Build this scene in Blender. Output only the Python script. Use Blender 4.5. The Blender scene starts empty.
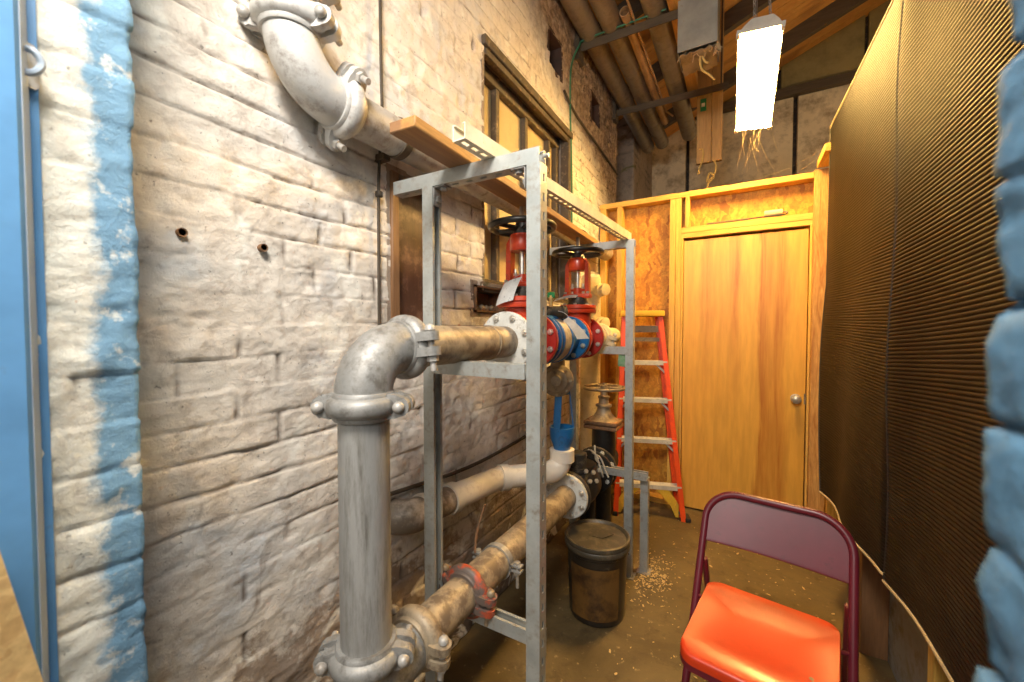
import bpy, bmesh, math, random
import numpy as np
from mathutils import Vector, Matrix, Quaternion
random.seed(7)
C = bpy.context.scene.collection
PI = math.pi
V = Vector

# ------------------------------------------------------------------ materials
def _nt(name):
    m = bpy.data.materials.new(name); m.use_nodes = True
    nt = m.node_tree; nt.nodes.clear()
    out = nt.nodes.new('ShaderNodeOutputMaterial'); b = nt.nodes.new('ShaderNodeBsdfPrincipled')
    nt.links.new(b.outputs[0], out.inputs[0])
    return m, nt, b
def N(nt, t, **k):
    n = nt.nodes.new(t)
    for a, v in k.items():
        if a.startswith('i_'): n.inputs[a[2:].replace('_', ' ')].default_value = v
        else: setattr(n, a, v)
    return n
def coords(nt, scale=(1, 1, 1), kind='Object'):
    tc = N(nt, 'ShaderNodeTexCoord'); mp = N(nt, 'ShaderNodeMapping')
    mp.inputs['Scale'].default_value = scale
    nt.links.new(tc.outputs[kind], mp.inputs[0]); return mp.outputs[0]
def noise(nt, vec, scale, detail=6, rough=.6, dist=0):
    n = N(nt, 'ShaderNodeTexNoise'); n.inputs['Scale'].default_value = scale
    n.inputs['Detail'].default_value = detail; n.inputs['Roughness'].default_value = rough
    n.inputs['Distortion'].default_value = dist
    nt.links.new(vec, n.inputs['Vector']); return n.outputs['Fac']
def ramp(nt, fac, stops, interp='LINEAR'):
    r = N(nt, 'ShaderNodeValToRGB'); r.color_ramp.interpolation = interp
    e = r.color_ramp.elements
    while len(e) < len(stops): e.new(.5)
    for el, (p, c) in zip(e, stops):
        el.position = p; el.color = (c, c, c, 1) if isinstance(c, (int, float)) else (*c, 1)
    nt.links.new(fac, r.inputs[0]); return r.outputs[0]
def mix(nt, fac, a, b, mode='MIX'):
    m = N(nt, 'ShaderNodeMix', data_type='RGBA', blend_type=mode)
    if isinstance(fac, (int, float)): m.inputs[0].default_value = fac
    else: nt.links.new(fac, m.inputs[0])
    for i, x in ((6, a), (7, b)):
        if isinstance(x, tuple): m.inputs[i].default_value = (*x, 1)
        else: nt.links.new(x, m.inputs[i])
    return m.outputs[2]
def bump(nt, b, h, strength=.3, dist=.01):
    n = N(nt, 'ShaderNodeBump'); n.inputs['Strength'].default_value = strength
    n.inputs['Distance'].default_value = dist
    nt.links.new(h, n.inputs['Height']); nt.links.new(n.outputs[0], b.inputs['Normal'])
def plain(name, col, rough=.5, metal=0, dirt=None, dscale=18, damt=(.45, .7), var=.18, bmp=.12, bscale=60, coat=0, st=(1, 1, 1), spec=.5):
    """paint / metal / plastic with mottling and dirt patches of their own"""
    m, nt, b = _nt(name); v = coords(nt, st)
    n1 = noise(nt, v, dscale * .5, 4)
    c = mix(nt, ramp(nt, n1, [(.3, 0.), (.7, 1.)]), tuple(x * (1 - var) for x in col), tuple(min(1, x * (1 + var)) for x in col))
    if dirt:
        n2 = noise(nt, v, dscale, 8, .7)
        c = mix(nt, ramp(nt, n2, [(damt[0], 0.), (damt[1], 1.)]), c, dirt)
    nt.links.new(c, b.inputs['Base Color'])
    b.inputs['Roughness'].default_value = rough; b.inputs['Metallic'].default_value = metal
    b.inputs['Specular IOR Level'].default_value = spec
    if coat: b.inputs['Coat Weight'].default_value = coat; b.inputs['Coat Roughness'].default_value = .15
    if bmp: bump(nt, b, noise(nt, v, bscale, 5), bmp, .004)
    return m
def woodmat(name, c1, c2, axis='Z', scale=14, stretch=12, rough=.6, dark=None, dist=1.2, knots=False, var=None):
    m, nt, b = _nt(name)
    s = [1, 1, 1]; s['XYZ'.index(axis)] = 1 / stretch
    v = coords(nt, tuple(s))
    n = noise(nt, v, scale, 6, .6, dist)
    c = mix(nt, ramp(nt, n, [(.32, 0.), (.68, 1.)]), c1, c2)
    f = noise(nt, v, scale * 7, 3, .6)
    c = mix(nt, ramp(nt, f, [(.35, .35), (.65, 0.)]), c, tuple(x * .55 for x in c1))
    if dark:
        d = noise(nt, v, scale * .35, 4, .5, .6)
        c = mix(nt, ramp(nt, d, [(.5, 0.), (.62, .8)]), c, dark)
    if var:
        q = noise(nt, coords(nt), var[1], 6, .7)
        c = mix(nt, ramp(nt, q, [(.5, 0.), (.66, 1.)]), c, var[0])
    nt.links.new(c, b.inputs['Base Color']); b.inputs['Roughness'].default_value = rough
    bump(nt, b, f, .12, .003)
    return m
def osbmat(name, cols, scale=22):
    m, nt, b = _nt(name); tc = coords(nt)
    w = N(nt, 'ShaderNodeTexNoise'); w.inputs['Scale'].default_value = 9; nt.links.new(tc, w.inputs['Vector'])
    add = mix(nt, .1, tc, w.outputs['Color'], 'ADD')
    vo = N(nt, 'ShaderNodeTexVoronoi'); vo.inputs['Scale'].default_value = scale
    mp = N(nt, 'ShaderNodeMapping'); mp.inputs['Scale'].default_value = (1.7, 1, .7); mp.inputs['Rotation'].default_value = (.5, .7, .9)
    nt.links.new(add, mp.inputs[0]); nt.links.new(mp.outputs[0], vo.inputs['Vector'])
    sep = N(nt, 'ShaderNodeSeparateColor'); nt.links.new(vo.outputs['Color'], sep.inputs[0])
    c = ramp(nt, sep.outputs[0], [(0., cols[0]), (.5, cols[1]), (1., cols[2])])
    f = noise(nt, tc, 60, 5, .7)
    c = mix(nt, ramp(nt, f, [(.35, .5), (.6, 0.)]), c, tuple(x * .6 for x in cols[0]))
    nt.links.new(c, b.inputs['Base Color']); b.inputs['Roughness'].default_value = .6
    bump(nt, b, sep.outputs[1], .1, .004)
    return m
def brickmat(name, base, base2, dirt, mort, patches, tint=None, grime=None):
    """painted rough brick: 'joint' is a mesh attribute holding the mortar joints' places"""
    m, nt, b = _nt(name); v = coords(nt)
    n = noise(nt, v, 2.2, 6, .65)
    c = mix(nt, ramp(nt, n, [(.35, 0.), (.65, 1.)]), base, base2)
    if tint:
        t = noise(nt, coords(nt, (1.3, 1.3, 1.7)), 2.3, 4, .6)
        c = mix(nt, ramp(nt, t, [(.52, 0.), (.66, .75)]), c, tint)
    d = noise(nt, v, 14, 9, .72, .4)
    c = mix(nt, ramp(nt, d, [(.50, 0.), (.69, .85)]), c, dirt)
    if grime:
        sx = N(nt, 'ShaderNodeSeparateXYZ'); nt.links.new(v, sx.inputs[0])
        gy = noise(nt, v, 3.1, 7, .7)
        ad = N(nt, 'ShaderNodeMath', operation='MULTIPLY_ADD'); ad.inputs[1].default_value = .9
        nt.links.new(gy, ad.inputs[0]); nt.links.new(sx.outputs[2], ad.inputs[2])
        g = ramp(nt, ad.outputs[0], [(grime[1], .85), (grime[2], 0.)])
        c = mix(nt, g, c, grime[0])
        c = mix(nt, ramp(nt, ad.outputs[0], [(.55, .9), (1.0, 0.)]), c, (.10, .07, .048))  # separate darker tone towards the wall foot, laid over the grime
    for pc, sc, lo, hi in patches:
        p = noise(nt, v, sc, 5, .55, .8)
        c = mix(nt, ramp(nt, p, [(lo, 0.), (hi, 1.)]), c, pc)
    sp = noise(nt, v, 85, 3, .6)
    c = mix(nt, ramp(nt, sp, [(.66, 0.), (.72, .7)]), c, tuple(x * .35 for x in dirt))
    at = N(nt, 'ShaderNodeAttribute', attribute_name='joint')
    jn = noise(nt, v, 11, 5, .7)
    jm = N(nt, 'ShaderNodeMath', operation='MULTIPLY'); nt.links.new(at.outputs['Fac'], jm.inputs[0])
    nt.links.new(ramp(nt, jn, [(.38, .25), (.56, .95)]), jm.inputs[1])
    c = mix(nt, jm.outputs[0], c, mort)
    nt.links.new(c, b.inputs['Base Color']); b.inputs['Roughness'].default_value = .75
    f = noise(nt, v, 38, 9, .75, .3)
    bump(nt, b, f, .62, .012)
    return m

M = {}
M['brick'] = brickmat('painted_brick', (.80, .73, .64), (.69, .62, .54), (.42, .35, .29), (.14, .10, .075),
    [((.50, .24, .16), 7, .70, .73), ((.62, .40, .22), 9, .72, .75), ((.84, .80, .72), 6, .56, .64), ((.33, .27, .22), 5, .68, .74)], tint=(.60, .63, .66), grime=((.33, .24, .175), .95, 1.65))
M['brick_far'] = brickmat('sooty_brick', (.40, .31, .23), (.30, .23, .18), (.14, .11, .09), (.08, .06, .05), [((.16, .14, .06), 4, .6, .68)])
M['whiteblue'] = brickmat('white_and_blue_brick', (.80, .79, .71), (.70, .71, .65), (.45, .42, .37), (.36, .31, .25), [((.62, .42, .30), 26, .70, .73), ((.16, .12, .09), 13, .70, .74)])
def _bare_upper(m):
    nt = m.node_tree; b = next(n for n in nt.nodes if n.type == 'BSDF_PRINCIPLED'); src = b.inputs['Base Color'].links[0].from_socket
    v = coords(nt); sx = N(nt, 'ShaderNodeSeparateXYZ'); nt.links.new(v, sx.inputs[0])
    a1 = N(nt, 'ShaderNodeMath', operation='MULTIPLY_ADD'); a1.inputs[1].default_value = .45; nt.links.new(sx.outputs[1], a1.inputs[0]); nt.links.new(sx.outputs[2], a1.inputs[2])
    a2 = N(nt, 'ShaderNodeMath', operation='MULTIPLY_ADD'); a2.inputs[1].default_value = .5; nt.links.new(noise(nt, v, 4, 8, .7), a2.inputs[0]); nt.links.new(a1.outputs[0], a2.inputs[2])
    mr = N(nt, 'ShaderNodeMapRange'); mr.inputs[1].default_value = 4.15; mr.inputs[2].default_value = 4.5; nt.links.new(a2.outputs[0], mr.inputs[0])
    f = noise(nt, v, 22, 6, .7)
    bare = ramp(nt, f, [(.35, (.12, .085, .06)), (.5, (.30, .21, .14)), (.68, (.50, .40, .29))])
    c = mix(nt, mr.outputs[0], src, bare)
    # soot specks on the plaster beside the window
    mr2 = N(nt, 'ShaderNodeMapRange'); mr2.inputs[1].default_value = 2.5; mr2.inputs[2].default_value = 2.8; nt.links.new(sx.outputs[1], mr2.inputs[0])
    sp = ramp(nt, noise(nt, v, 28, 5, .65), [(.60, 0.), (.66, .9)])
    q = N(nt, 'ShaderNodeMath', operation='MULTIPLY'); nt.links.new(mr2.outputs[0], q.inputs[0]); nt.links.new(sp, q.inputs[1])
    nt.links.new(mix(nt, q.outputs[0], c, (.07, .05, .03)), b.inputs['Base Color'])
_bare_upper(M['brick'])
def _blue_part(m):   # blue paint band along the outer arris of the jamb, ragged inner edge
    nt = m.node_tree; b = next(n for n in nt.nodes if n.type == 'BSDF_PRINCIPLED')
    src = b.inputs['Base Color'].links[0].from_socket
    v = coords(nt); sx = N(nt, 'ShaderNodeSeparateXYZ'); nt.links.new(v, sx.inputs[0])
    n = noise(nt, v, 16, 7, .7)
    ad = N(nt, 'ShaderNodeMath', operation='MULTIPLY_ADD'); ad.inputs[1].default_value = .075
    nt.links.new(n, ad.inputs[0]); nt.links.new(sx.outputs[1], ad.inputs[2])
    g = ramp(nt, ad.outputs[0], [(.245, 0.), (.262, 1.)])
    sc = noise(nt, v, 24, 8, .7)
    gg = N(nt, 'ShaderNodeMath', operation='MULTIPLY'); nt.links.new(g, gg.inputs[0]); nt.links.new(ramp(nt, sc, [(.56, 1.), (.64, .25)]), gg.inputs[1])
    nt.links.new(mix(nt, gg.outputs[0], src, (.165, .32, .47)), b.inputs['Base Color'])
_blue_part(M['whiteblue'])
M['bluebrick'] = brickmat('blue_brick', (.075, .19, .31), (.12, .255, .385), (.06, .14, .23), (.07, .14, .22), [((.60, .50, .38), 17, .68, .71)])
M['bluesteel'] = plain('blue_painted_steel', (.115, .285, .53), .35, 0, (.13, .20, .30), 14, (.62, .75), bmp=.08)
M['bluegrey'] = plain('dull_blue_grey_steel', (.34, .41, .50), .4, 0, (.30, .24, .20), 16, (.64, .75))
M['galv'] = plain('galvanised_steel', (.34, .335, .32), .5, .3, (.18, .17, .155), 26, (.44, .62), bmp=.12, var=.28)
M['galv_pipe'] = plain('streaky_galvanised_pipe', (.35, .345, .33), .5, .25, (.17, .16, .14), 40, (.46, .68), bmp=.12, var=.3, st=(1, 1, .12))
M['strut'] = plain('zinc_strut', (.42, .44, .425), .42, .45, (.28, .25, .21), 34, (.5, .72), bmp=.05)
M['cream_strut'] = plain('cream_painted_strut', (.74, .67, .52), .5, 0, (.45, .36, .25), 30, (.6, .75))
M['pipe_grey'] = plain('dull_grey_pipe', (.46, .44, .41), .45, .25, (.24, .20, .16), 26, (.46, .66), bmp=.1)
M['pipe_white'] = plain('grey_primer_pipe', (.50, .49, .47), .42, .1, (.26, .23, .21), 24, (.5, .68), bmp=.15)
M['pipe_dusty'] = plain('dusty_tan_pipe', (.36, .29, .20), .5, .15, (.17, .125, .085), 16, (.44, .58), bmp=.12)
M['bolt'] = plain('bright_bolt_steel', (.62, .60, .55), .35, .7, (.30, .25, .2), 60, (.5, .7), bmp=0)
M['red'] = plain('red_valve_paint', (.52, .045, .012), .35, 0, (.25, .04, .03), 24, (.56, .72), coat=.3)
M['red_dark'] = plain('deep_red_paint', (.36, .022, .014), .35, 0, (.16, .03, .03), 24, (.56, .72), coat=.3)
M['orange_red'] = plain('red_oxide_coupling', (.40, .07, .03), .5, 0, (.12, .09, .075), 16, (.42, .5))
M['blue'] = plain('blue_valve_paint', (.010, .115, .31), .35, 0, (.02, .05, .11), 20, (.55, .7), coat=.25)
M['black'] = plain('black_iron', (.014, .013, .012), .38, 0, (.06, .05, .035), 22, (.58, .72), bmp=.08)
M['black_dusty'] = plain('dusty_black_iron', (.035, .03, .024), .45, .1, (.20, .15, .09), 26, (.52, .7), bmp=.1)
M['bronze'] = plain('weathered_bronze', (.30, .23, .15), .5, .4, (.14, .11, .08), 26, (.5, .66), bmp=.1)
M['brass'] = plain('brass', (.62, .45, .18), .4, .7, (.3, .2, .08), 40, (.55, .7), bmp=.04)
M['rusty'] = plain('rusty_iron', (.26, .13, .06), .7, .15, (.12, .07, .04), 22, (.45, .62), bmp=.2)
M['flange_white'] = plain('pale_flange', (.62, .62, .58), .5, .1, (.30, .27, .22), 40, (.52, .68), bmp=.1)
M['pvc'] = plain('white_pvc', (.72, .65, .55), .35, 0, (.42, .34, .26), 12, (.55, .75), bmp=.03)
M['pvc_dirty'] = plain('grimy_pvc', (.21, .165, .125), .45, 0, (.56, .48, .40), 9, (.52, .66), bmp=.05)
M['green'] = plain('green_plastic', (.02, .24, .08), .4, 0)
M['green_tag'] = plain('green_tag_card', (.12, .24, .11), .7, 0, (.22, .28, .18), 50, (.5, .6))
M['tag'] = plain('white_tag_card', (.84, .78, .64), .65, 0, (.60, .56, .48), 60, (.6, .68), bmp=0)
M['tag_grey'] = plain('grey_tag_card', (.50, .50, .49), .6, 0, (.28, .28, .28), 60, (.56, .62), bmp=0)
M['cable'] = plain('dark_cable', (.06, .045, .03), .6)
M['green_cable'] = plain('green_cable', (.03, .18, .09), .5)
M['rope'] = plain('yellow_rope', (.70, .48, .16), .8)
M['plank'] = woodmat('weathered_plank', (.36, .155, .045), (.60, .31, .085), 'Y', 26, 14, dark=(.20, .10, .05))
M['pine'] = woodmat('pine_stud', (.62, .34, .06), (.78, .50, .12), 'Z', 26, 14)
M['pine_h'] = woodmat('pine_plate', (.62, .34, .06), (.80, .52, .13), 'X', 26, 14)
M['pine_y'] = woodmat('pine_plate_long', (.62, .34, .06), (.80, .52, .13), 'Y', 26, 14)
M['grain'] = woodmat('grainy_pine', (.42, .17, .035), (.70, .40, .12), 'Z', 30, 9, dist=2.2)
M['brown_post'] = woodmat('brown_stained_post', (.20, .10, .045), (.28, .14, .06), 'Z', 20, 12)
M['dark_wood'] = woodmat('dark_timber', (.085, .06, .035), (.14, .10, .06), 'X', 20, 12)
M['brown_board'] = woodmat('dark_brown_board', (.075, .035, .022), (.12, .055, .032), 'Z', 10, 8, rough=.38, var=((.20, .11, .07), 14))
M['hoist_wood'] = woodmat('pale_timber', (.54, .31, .11), (.66, .42, .17), 'Z', 24, 14)
M['orange_timber'] = woodmat('orange_joist', (.55, .27, .06), (.68, .36, .09), 'Y', 24, 14)
M['sheath'] = woodmat('roof_boards', (.72, .31, .07), (.80, .42, .11), 'X', 12, 8, dark=(.40, .18, .05))
M['door'] = woodmat('door_veneer', (.70, .37, .055), (.73, .395, .066), 'Z', 5, 9, rough=.42, dist=1.0)
def _door_streaks(m):
    nt = m.node_tree; b = next(n for n in nt.nodes if n.type == 'BSDF_PRINCIPLED')
    src = b.inputs['Base Color'].links[0].from_socket
    v = coords(nt); sx = N(nt, 'ShaderNodeSeparateXYZ'); nt.links.new(v, sx.inputs[0])
    vs = coords(nt, (1, 1, .12)); wob = noise(nt, vs, 9, 4, .6)
    ad = N(nt, 'ShaderNodeMath', operation='MULTIPLY_ADD'); ad.inputs[1].default_value = .16
    nt.links.new(wob, ad.inputs[0])
    sh = N(nt, 'ShaderNodeMath', operation='ADD'); sh.inputs[1].default_value = .5; nt.links.new(sx.outputs[0], sh.inputs[0]); nt.links.new(sh.outputs[0], ad.inputs[2])
    # two stained streaks: one short at the top, one running the full height
    s1 = ramp(nt, ad.outputs[0], [(.30, 0.), (.34, .7), (.375, .25), (.48, .2), (.53, .85), (.565, .2), (.585, 0.)])
    s2 = ramp(nt, ad.outputs[0], [(.655, 0.), (.675, .9), (.71, .65), (.75, .45), (.80, .85), (.855, 0.)])
    zr = N(nt, 'ShaderNodeMath', operation='MULTIPLY_ADD'); zr.inputs[1].default_value = .6
    nt.links.new(noise(nt, v, 5, 4, .6), zr.inputs[0]); nt.links.new(sx.outputs[2], zr.inputs[2])
    hi = ramp(nt, zr.outputs[0], [(0., 0.), (.5, 0.), (.8, .4), (1., .9)])
    zz = N(nt, 'ShaderNodeMath', operation='MULTIPLY'); nt.links.new(s1, zz.inputs[0])
    z2 = N(nt, 'ShaderNodeMapRange'); z2.inputs[1].default_value = 1.0; z2.inputs[2].default_value = 1.9
    nt.links.new(zr.outputs[0], z2.inputs[0]); nt.links.new(z2.outputs[0], zz.inputs[1])
    grain = noise(nt, coords(nt, (1, 1, .05)), 55, 4, .6, .6)
    gm = ramp(nt, grain, [(.35, 1.), (.7, .45)])
    for s in (zz.outputs[0], s2):
        q = N(nt, 'ShaderNodeMath', operation='MULTIPLY'); nt.links.new(s, q.inputs[0]); nt.links.new(gm, q.inputs[1])
        src = mix(nt, q.outputs[0], src, (.36, .105, .010))
    nt.links.new(src, b.inputs['Base Color'])
_door_streaks(M['door'])
M['osb'] = osbmat('osb_panel', ((.38, .13, .012), (.74, .38, .045), (.58, .24, .022)))
M['osb_pale'] = osbmat('osb_offcut', ((.50, .31, .12), (.72, .50, .22), (.60, .38, .16)), 60)
M['cream_glass'] = plain('painted_over_glass', (.66, .52, .28), .3, 0, (.52, .38, .18), 5, (.5, .7), bmp=.02)
M['window_frame'] = plain('dark_window_steel', (.10, .075, .05), .6, .2, (.28, .20, .12), 30, (.55, .7))
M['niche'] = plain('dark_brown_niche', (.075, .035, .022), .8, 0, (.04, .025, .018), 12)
M['greyboard'] = plain('grey_board', (.22, .24, .24), .7, 0, (.14, .12, .09), 12, (.45, .65), bmp=.1)
M['farpanel'] = plain('dim_whitewashed_panel', (.80, .66, .45), .8, 0, (.36, .27, .17), 5, (.46, .66), bmp=.2, bscale=25)
M['fartop'] = plain('olive_sheeting', (.34, .27, .11), .6, 0, (.20, .16, .06), 2.5, (.45, .65), bmp=.1, bscale=6)
M['duct'] = plain('grey_duct_sheet', (.33, .32, .28), .55, .1, (.26, .19, .12), 20, (.6, .75), bmp=.04)
M['conduit'] = plain('sooty_grey_tube', (.30, .25, .18), .5, .1, (.17, .13, .09), 14, (.45, .7), bmp=.05)
M['tan_tube'] = plain('tan_cardboard_tube', (.52, .32, .15), .75, 0, (.28, .16, .08), 24, (.55, .7))
M['lad_red'] = plain('orange_red_fibreglass', (.74, .075, .008), .4, 0, (.60, .05, .008), 10, (.5, .7), bmp=.03)
M['lad_alu'] = plain('ladder_aluminium', (.72, .68, .58), .4, .35, (.45, .40, .3), 40, (.55, .7), bmp=.02)
M['lad_yel'] = plain('yellow_plastic', (.75, .45, .04), .45, 0, (.50, .28, .05), 20, (.55, .7), bmp=.02)
M['rubber'] = plain('black_rubber_foot', (.02, .018, .016), .7)
M['maroon'] = plain('maroon_enamel', (.125, .010, .020), .38, 0, (.07, .008, .014), 20, (.6, .75), bmp=.02, coat=.1)
M['seat_red'] = plain('red_enamel_seat', (.60, .042, .006), .34, 0, (.46, .034, .008), 4, (.5, .7), bmp=.02, coat=.2)
M['bucket'] = plain('black_bucket_plastic', (.022, .017, .012), .3, 0, (.10, .075, .045), 24, (.6, .75), bmp=.04)
M['bucket_lid'] = plain('dusty_lid_plastic', (.055, .045, .03), .45, 0, (.16, .12, .07), 14, (.5, .7), bmp=.05)
M['label_brown'] = plain('brown_stained_label', (.15, .075, .02), .3, 0, (.04, .02, .009), 9, (.45, .65), bmp=.03)
M['mat'] = plain('black_ribbed_rubber', (.011, .009, .007), .5, 0, (.026, .020, .013), 7, (.5, .75), bmp=0, spec=.13)
M['mat_edge'] = plain('rubber_hem', (.03, .026, .022), .5, 0)
M['mat_hem'] = plain('pale_worn_hem', (.36, .29, .18), .6, 0)
M['shaving'] = plain('wood_shavings', (.56, .40, .18), .8, 0)
M['cobweb'] = plain('cobweb_thread', (.55, .42, .25), .8, 0, bmp=0)
M['roller'] = plain('cream_roller_fleece', (.78, .62, .34), .9, 0)
M['reflector'] = plain('white_fixture_enamel', (.80, .78, .74), .4, 0, bmp=0)
M['hood'] = plain('fixture_end_plate', (.66, .63, .57), .45, .2, bmp=0)
def _conc():
    m, nt, b = _nt('oily_concrete'); v = coords(nt)
    n = noise(nt, v, 2.6, 8, .68, .5)
    c = mix(nt, ramp(nt, n, [(.32, 0.), (.66, 1.)]), (.062, .041, .017), (.165, .115, .048))
    d = noise(nt, v, 9, 9, .75)
    c = mix(nt, ramp(nt, d, [(.52, 0.), (.7, .75)]), c, (.045, .028, .013))
    e = noise(nt, v, 30, 5, .6)
    c = mix(nt, ramp(nt, e, [(.62, 0.), (.72, .7)]), c, (.40, .30, .15))
    nt.links.new(c, b.inputs['Base Color'])
    nt.links.new(ramp(nt, n, [(.3, .42), (.7, .75)]), b.inputs['Roughness'])
    bump(nt, b, d, .35, .01); return m
M['concrete'] = _conc()
def _lamp():
    m, nt, b = _nt('lit_fluorescent_tube')
    b.inputs['Base Color'].default_value = (.9, .85, .7, 1)
    b.inputs['Emission Color'].default_value = (1, .60, .17, 1)
    b.inputs['Emission Strength'].default_value = LAMP
    return m
LAMP = 185
M['lamp'] = _lamp()

# ------------------------------------------------------------------ mesh building
class MB:
    def __init__(s): s.b = bmesh.new()
    def _bev(s, verts, w, seg=1):
        es = {e for v in verts for e in v.link_edges}
        bmesh.ops.bevel(s.b, geom=list(es), offset=w, segments=seg, affect='EDGES', profile=.5)
    def box(s, x0, x1, y0, y1, z0, z1, bev=0, rot=None, seg=1):
        r = bmesh.ops.create_cube(s.b, size=1)['verts']
        M4 = Matrix.Translation(((x0+x1)/2, (y0+y1)/2, (z0+z1)/2))
        if rot is not None: M4 = M4 @ rot.to_4x4()
        M4 = M4 @ Matrix.Diagonal((x1-x0, y1-y0, z1-z0, 1))
        bmesh.ops.transform(s.b, matrix=M4, verts=r)
        if bev: s._bev(r, bev, seg)
        return s
    def bar(s, p, q, w, h, up=(0, 0, 1), bev=0):
        """rectangular bar from p to q; w across, h along up"""
        p, q, up = V(p), V(q), V(up); a = (q-p).normalized()
        x = a.cross(up)
        if x.length < 1e-5: x = a.cross(V((1, 0, 0)))
        x.normalize(); z = x.cross(a)
        vs = [s.b.verts.new(o + x*(i*w/2) + z*(j*h/2)) for o in (p, q) for i, j in ((-1, -1), (1, -1), (1, 1), (-1, 1))]
        for f in ((3, 2, 1, 0), (4, 5, 6, 7), (0, 1, 5, 4), (1, 2, 6, 5), (2, 3, 7, 6), (3, 0, 4, 7)):
            s.b.faces.new([vs[i] for i in f])
        if bev: s._bev(vs, bev)
        return s
    def tube(s, pts, r, seg=16, cap=True):
        pts = [V(p) for p in pts]; n = len(pts)
        rs = r if isinstance(r, (list, tuple)) else [r]*n
        t = [(pts[min(i+1, n-1)] - pts[max(i-1, 0)]).normalized() for i in range(n)]
        x = t[0].orthogonal().normalized(); rings = []
        for i in range(n):
            if i:
                q = t[i-1].rotation_difference(t[i]); x = (q @ x); x = (x - t[i]*x.dot(t[i])).normalized()
            y = t[i].cross(x)
            rings.append([s.b.verts.new(pts[i] + (x*math.cos(2*PI*k/seg) + y*math.sin(2*PI*k/seg))*rs[i]) for k in range(seg)])
        for a, b in zip(rings, rings[1:]):
            for k in range(seg): s.b.faces.new((a[k], a[(k+1) % seg], b[(k+1) % seg], b[k]))
        if cap:
            s.b.faces.new(rings[0][::-1]); s.b.faces.new(rings[-1])
        return s
    def lathe(s, prof, o, ax=(0, 0, 1), seg=32, sq=None):
        """profile of (radius, distance along the axis); open ends at r>0 are capped"""
        o, ax = V(o), V(ax).normalized(); x = ax.orthogonal().normalized(); y = ax.cross(x)
        rings = []
        for r, h in prof:
            if r < 1e-6: rings.append([s.b.verts.new(o + ax*h)])
            else: rings.append([s.b.verts.new(o + ax*h + (x*math.cos(2*PI*k/seg) + y*math.sin(2*PI*k/seg))*r) for k in range(seg)])
        for a, b in zip(rings, rings[1:]):
            for k in range(seg):
                k2 = (k+1) % seg
                if len(a) == 1 and len(b) == 1: continue
                if len(a) == 1: s.b.faces.new((a[0], b[k2], b[k]))
                elif len(b) == 1: s.b.faces.new((a[k], a[k2], b[0]))
                else: s.b.faces.new((a[k], a[k2], b[k2], b[k]))
        if len(rings[0]) > 1: s.b.faces.new(rings[0][::-1])
        if len(rings[-1]) > 1: s.b.faces.new(rings[-1])
        return s
    def ring(s, o, ax, R, r, seg=40, ss=10):
        o, ax = V(o), V(ax).normalized(); x = ax.orthogonal().normalized(); y = ax.cross(x)
        rg = []
        for i in range(seg):
            d = x*math.cos(2*PI*i/seg) + y*math.sin(2*PI*i/seg)
            rg.append([s.b.verts.new(o + d*(R + r*math.cos(2*PI*j/ss)) + ax*r*math.sin(2*PI*j/ss)) for j in range(ss)])
        for i in range(seg):
            a, b = rg[i], rg[(i+1) % seg]
            for j in range(ss): s.b.faces.new((a[j], b[j], b[(j+1) % ss], a[(j+1) % ss]))
        return s
    def prism(s, poly, o, ux, uy, d):
        """polygon in the plane (ux, uy) at o, extruded by vector d"""
        o, ux, uy, d = V(o), V(ux), V(uy), V(d)
        a = [s.b.verts.new(o + ux*p + uy*q) for p, q in poly]; b = [s.b.verts.new(v.co + d) for v in a]
        s.b.faces.new(a); s.b.faces.new(b[::-1]); n = len(a)
        for i in range(n): s.b.faces.new((a[i], b[i], b[(i+1) % n], a[(i+1) % n]))
        return s
    def sheet(s, rows, thick=0):
        g = [[s.b.verts.new(p) for p in r] for r in rows]; fs = []
        for a, b in zip(g, g[1:]):
            for i in range(len(a)-1): fs.append(s.b.faces.new((a[i], a[i+1], b[i+1], b[i])))
        if thick:
            bmesh.ops.recalc_face_normals(s.b, faces=fs)
            bmesh.ops.solidify(s.b, geom=fs, thickness=thick)
        return s
    def build(s, name, mat, parent=None, ang=38, kind=None, smooth=True):
        bmesh.ops.recalc_face_normals(s.b, faces=s.b.faces[:])
        off = V((0, 0, 0)); p = parent
        while p is not None: off += p.location; p = p.parent
        if off.length: bmesh.ops.translate(s.b, vec=-off, verts=s.b.verts[:])
        me = bpy.data.meshes.new(name); s.b.to_mesh(me); s.b.free()
        if mat: me.materials.append(mat)
        if smooth:
            for pl in me.polygons: pl.use_smooth = True
            me.set_sharp_from_angle(angle=math.radians(ang))
        o = bpy.data.objects.new(name, me); C.objects.link(o)
        if parent is not None: o.parent = parent
        if kind: o['kind'] = kind
        return o
def thing(name, label, cat, loc=(0, 0, 0), group=None):
    o = bpy.data.objects.new(name, None); C.objects.link(o); o.location = loc; o.empty_display_size = .05
    o['label'] = label; o['category'] = cat
    if group: o['group'] = group
    return o
def tag(o, label, cat, group=None):
    o['label'] = label; o['category'] = cat
    if group: o['group'] = group
    return o
def arc(path, rad, n=8):
    """rounds the corners of a polyline"""
    P = [V(p) for p in path]; out = [P[0]]
    for i in range(1, len(P)-1):
        a = (P[i-1]-P[i]).normalized(); b = (P[i+1]-P[i]).normalized()
        th = a.angle(b); R = rad[i-1] if isinstance(rad, (list, tuple)) else rad
        if th > PI - .02: out.append(P[i]); continue
        d = R/math.tan(th/2); c = P[i] + (a+b).normalized()*(R/math.sin(th/2))
        s, e = P[i]+a*d - c, P[i]+b*d - c; tot = s.angle(e); axis = s.cross(e).normalized()
        for k in range(n+1): out.append(c + Quaternion(axis, tot*k/n) @ s)
    out.append(P[-1]); return out
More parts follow.
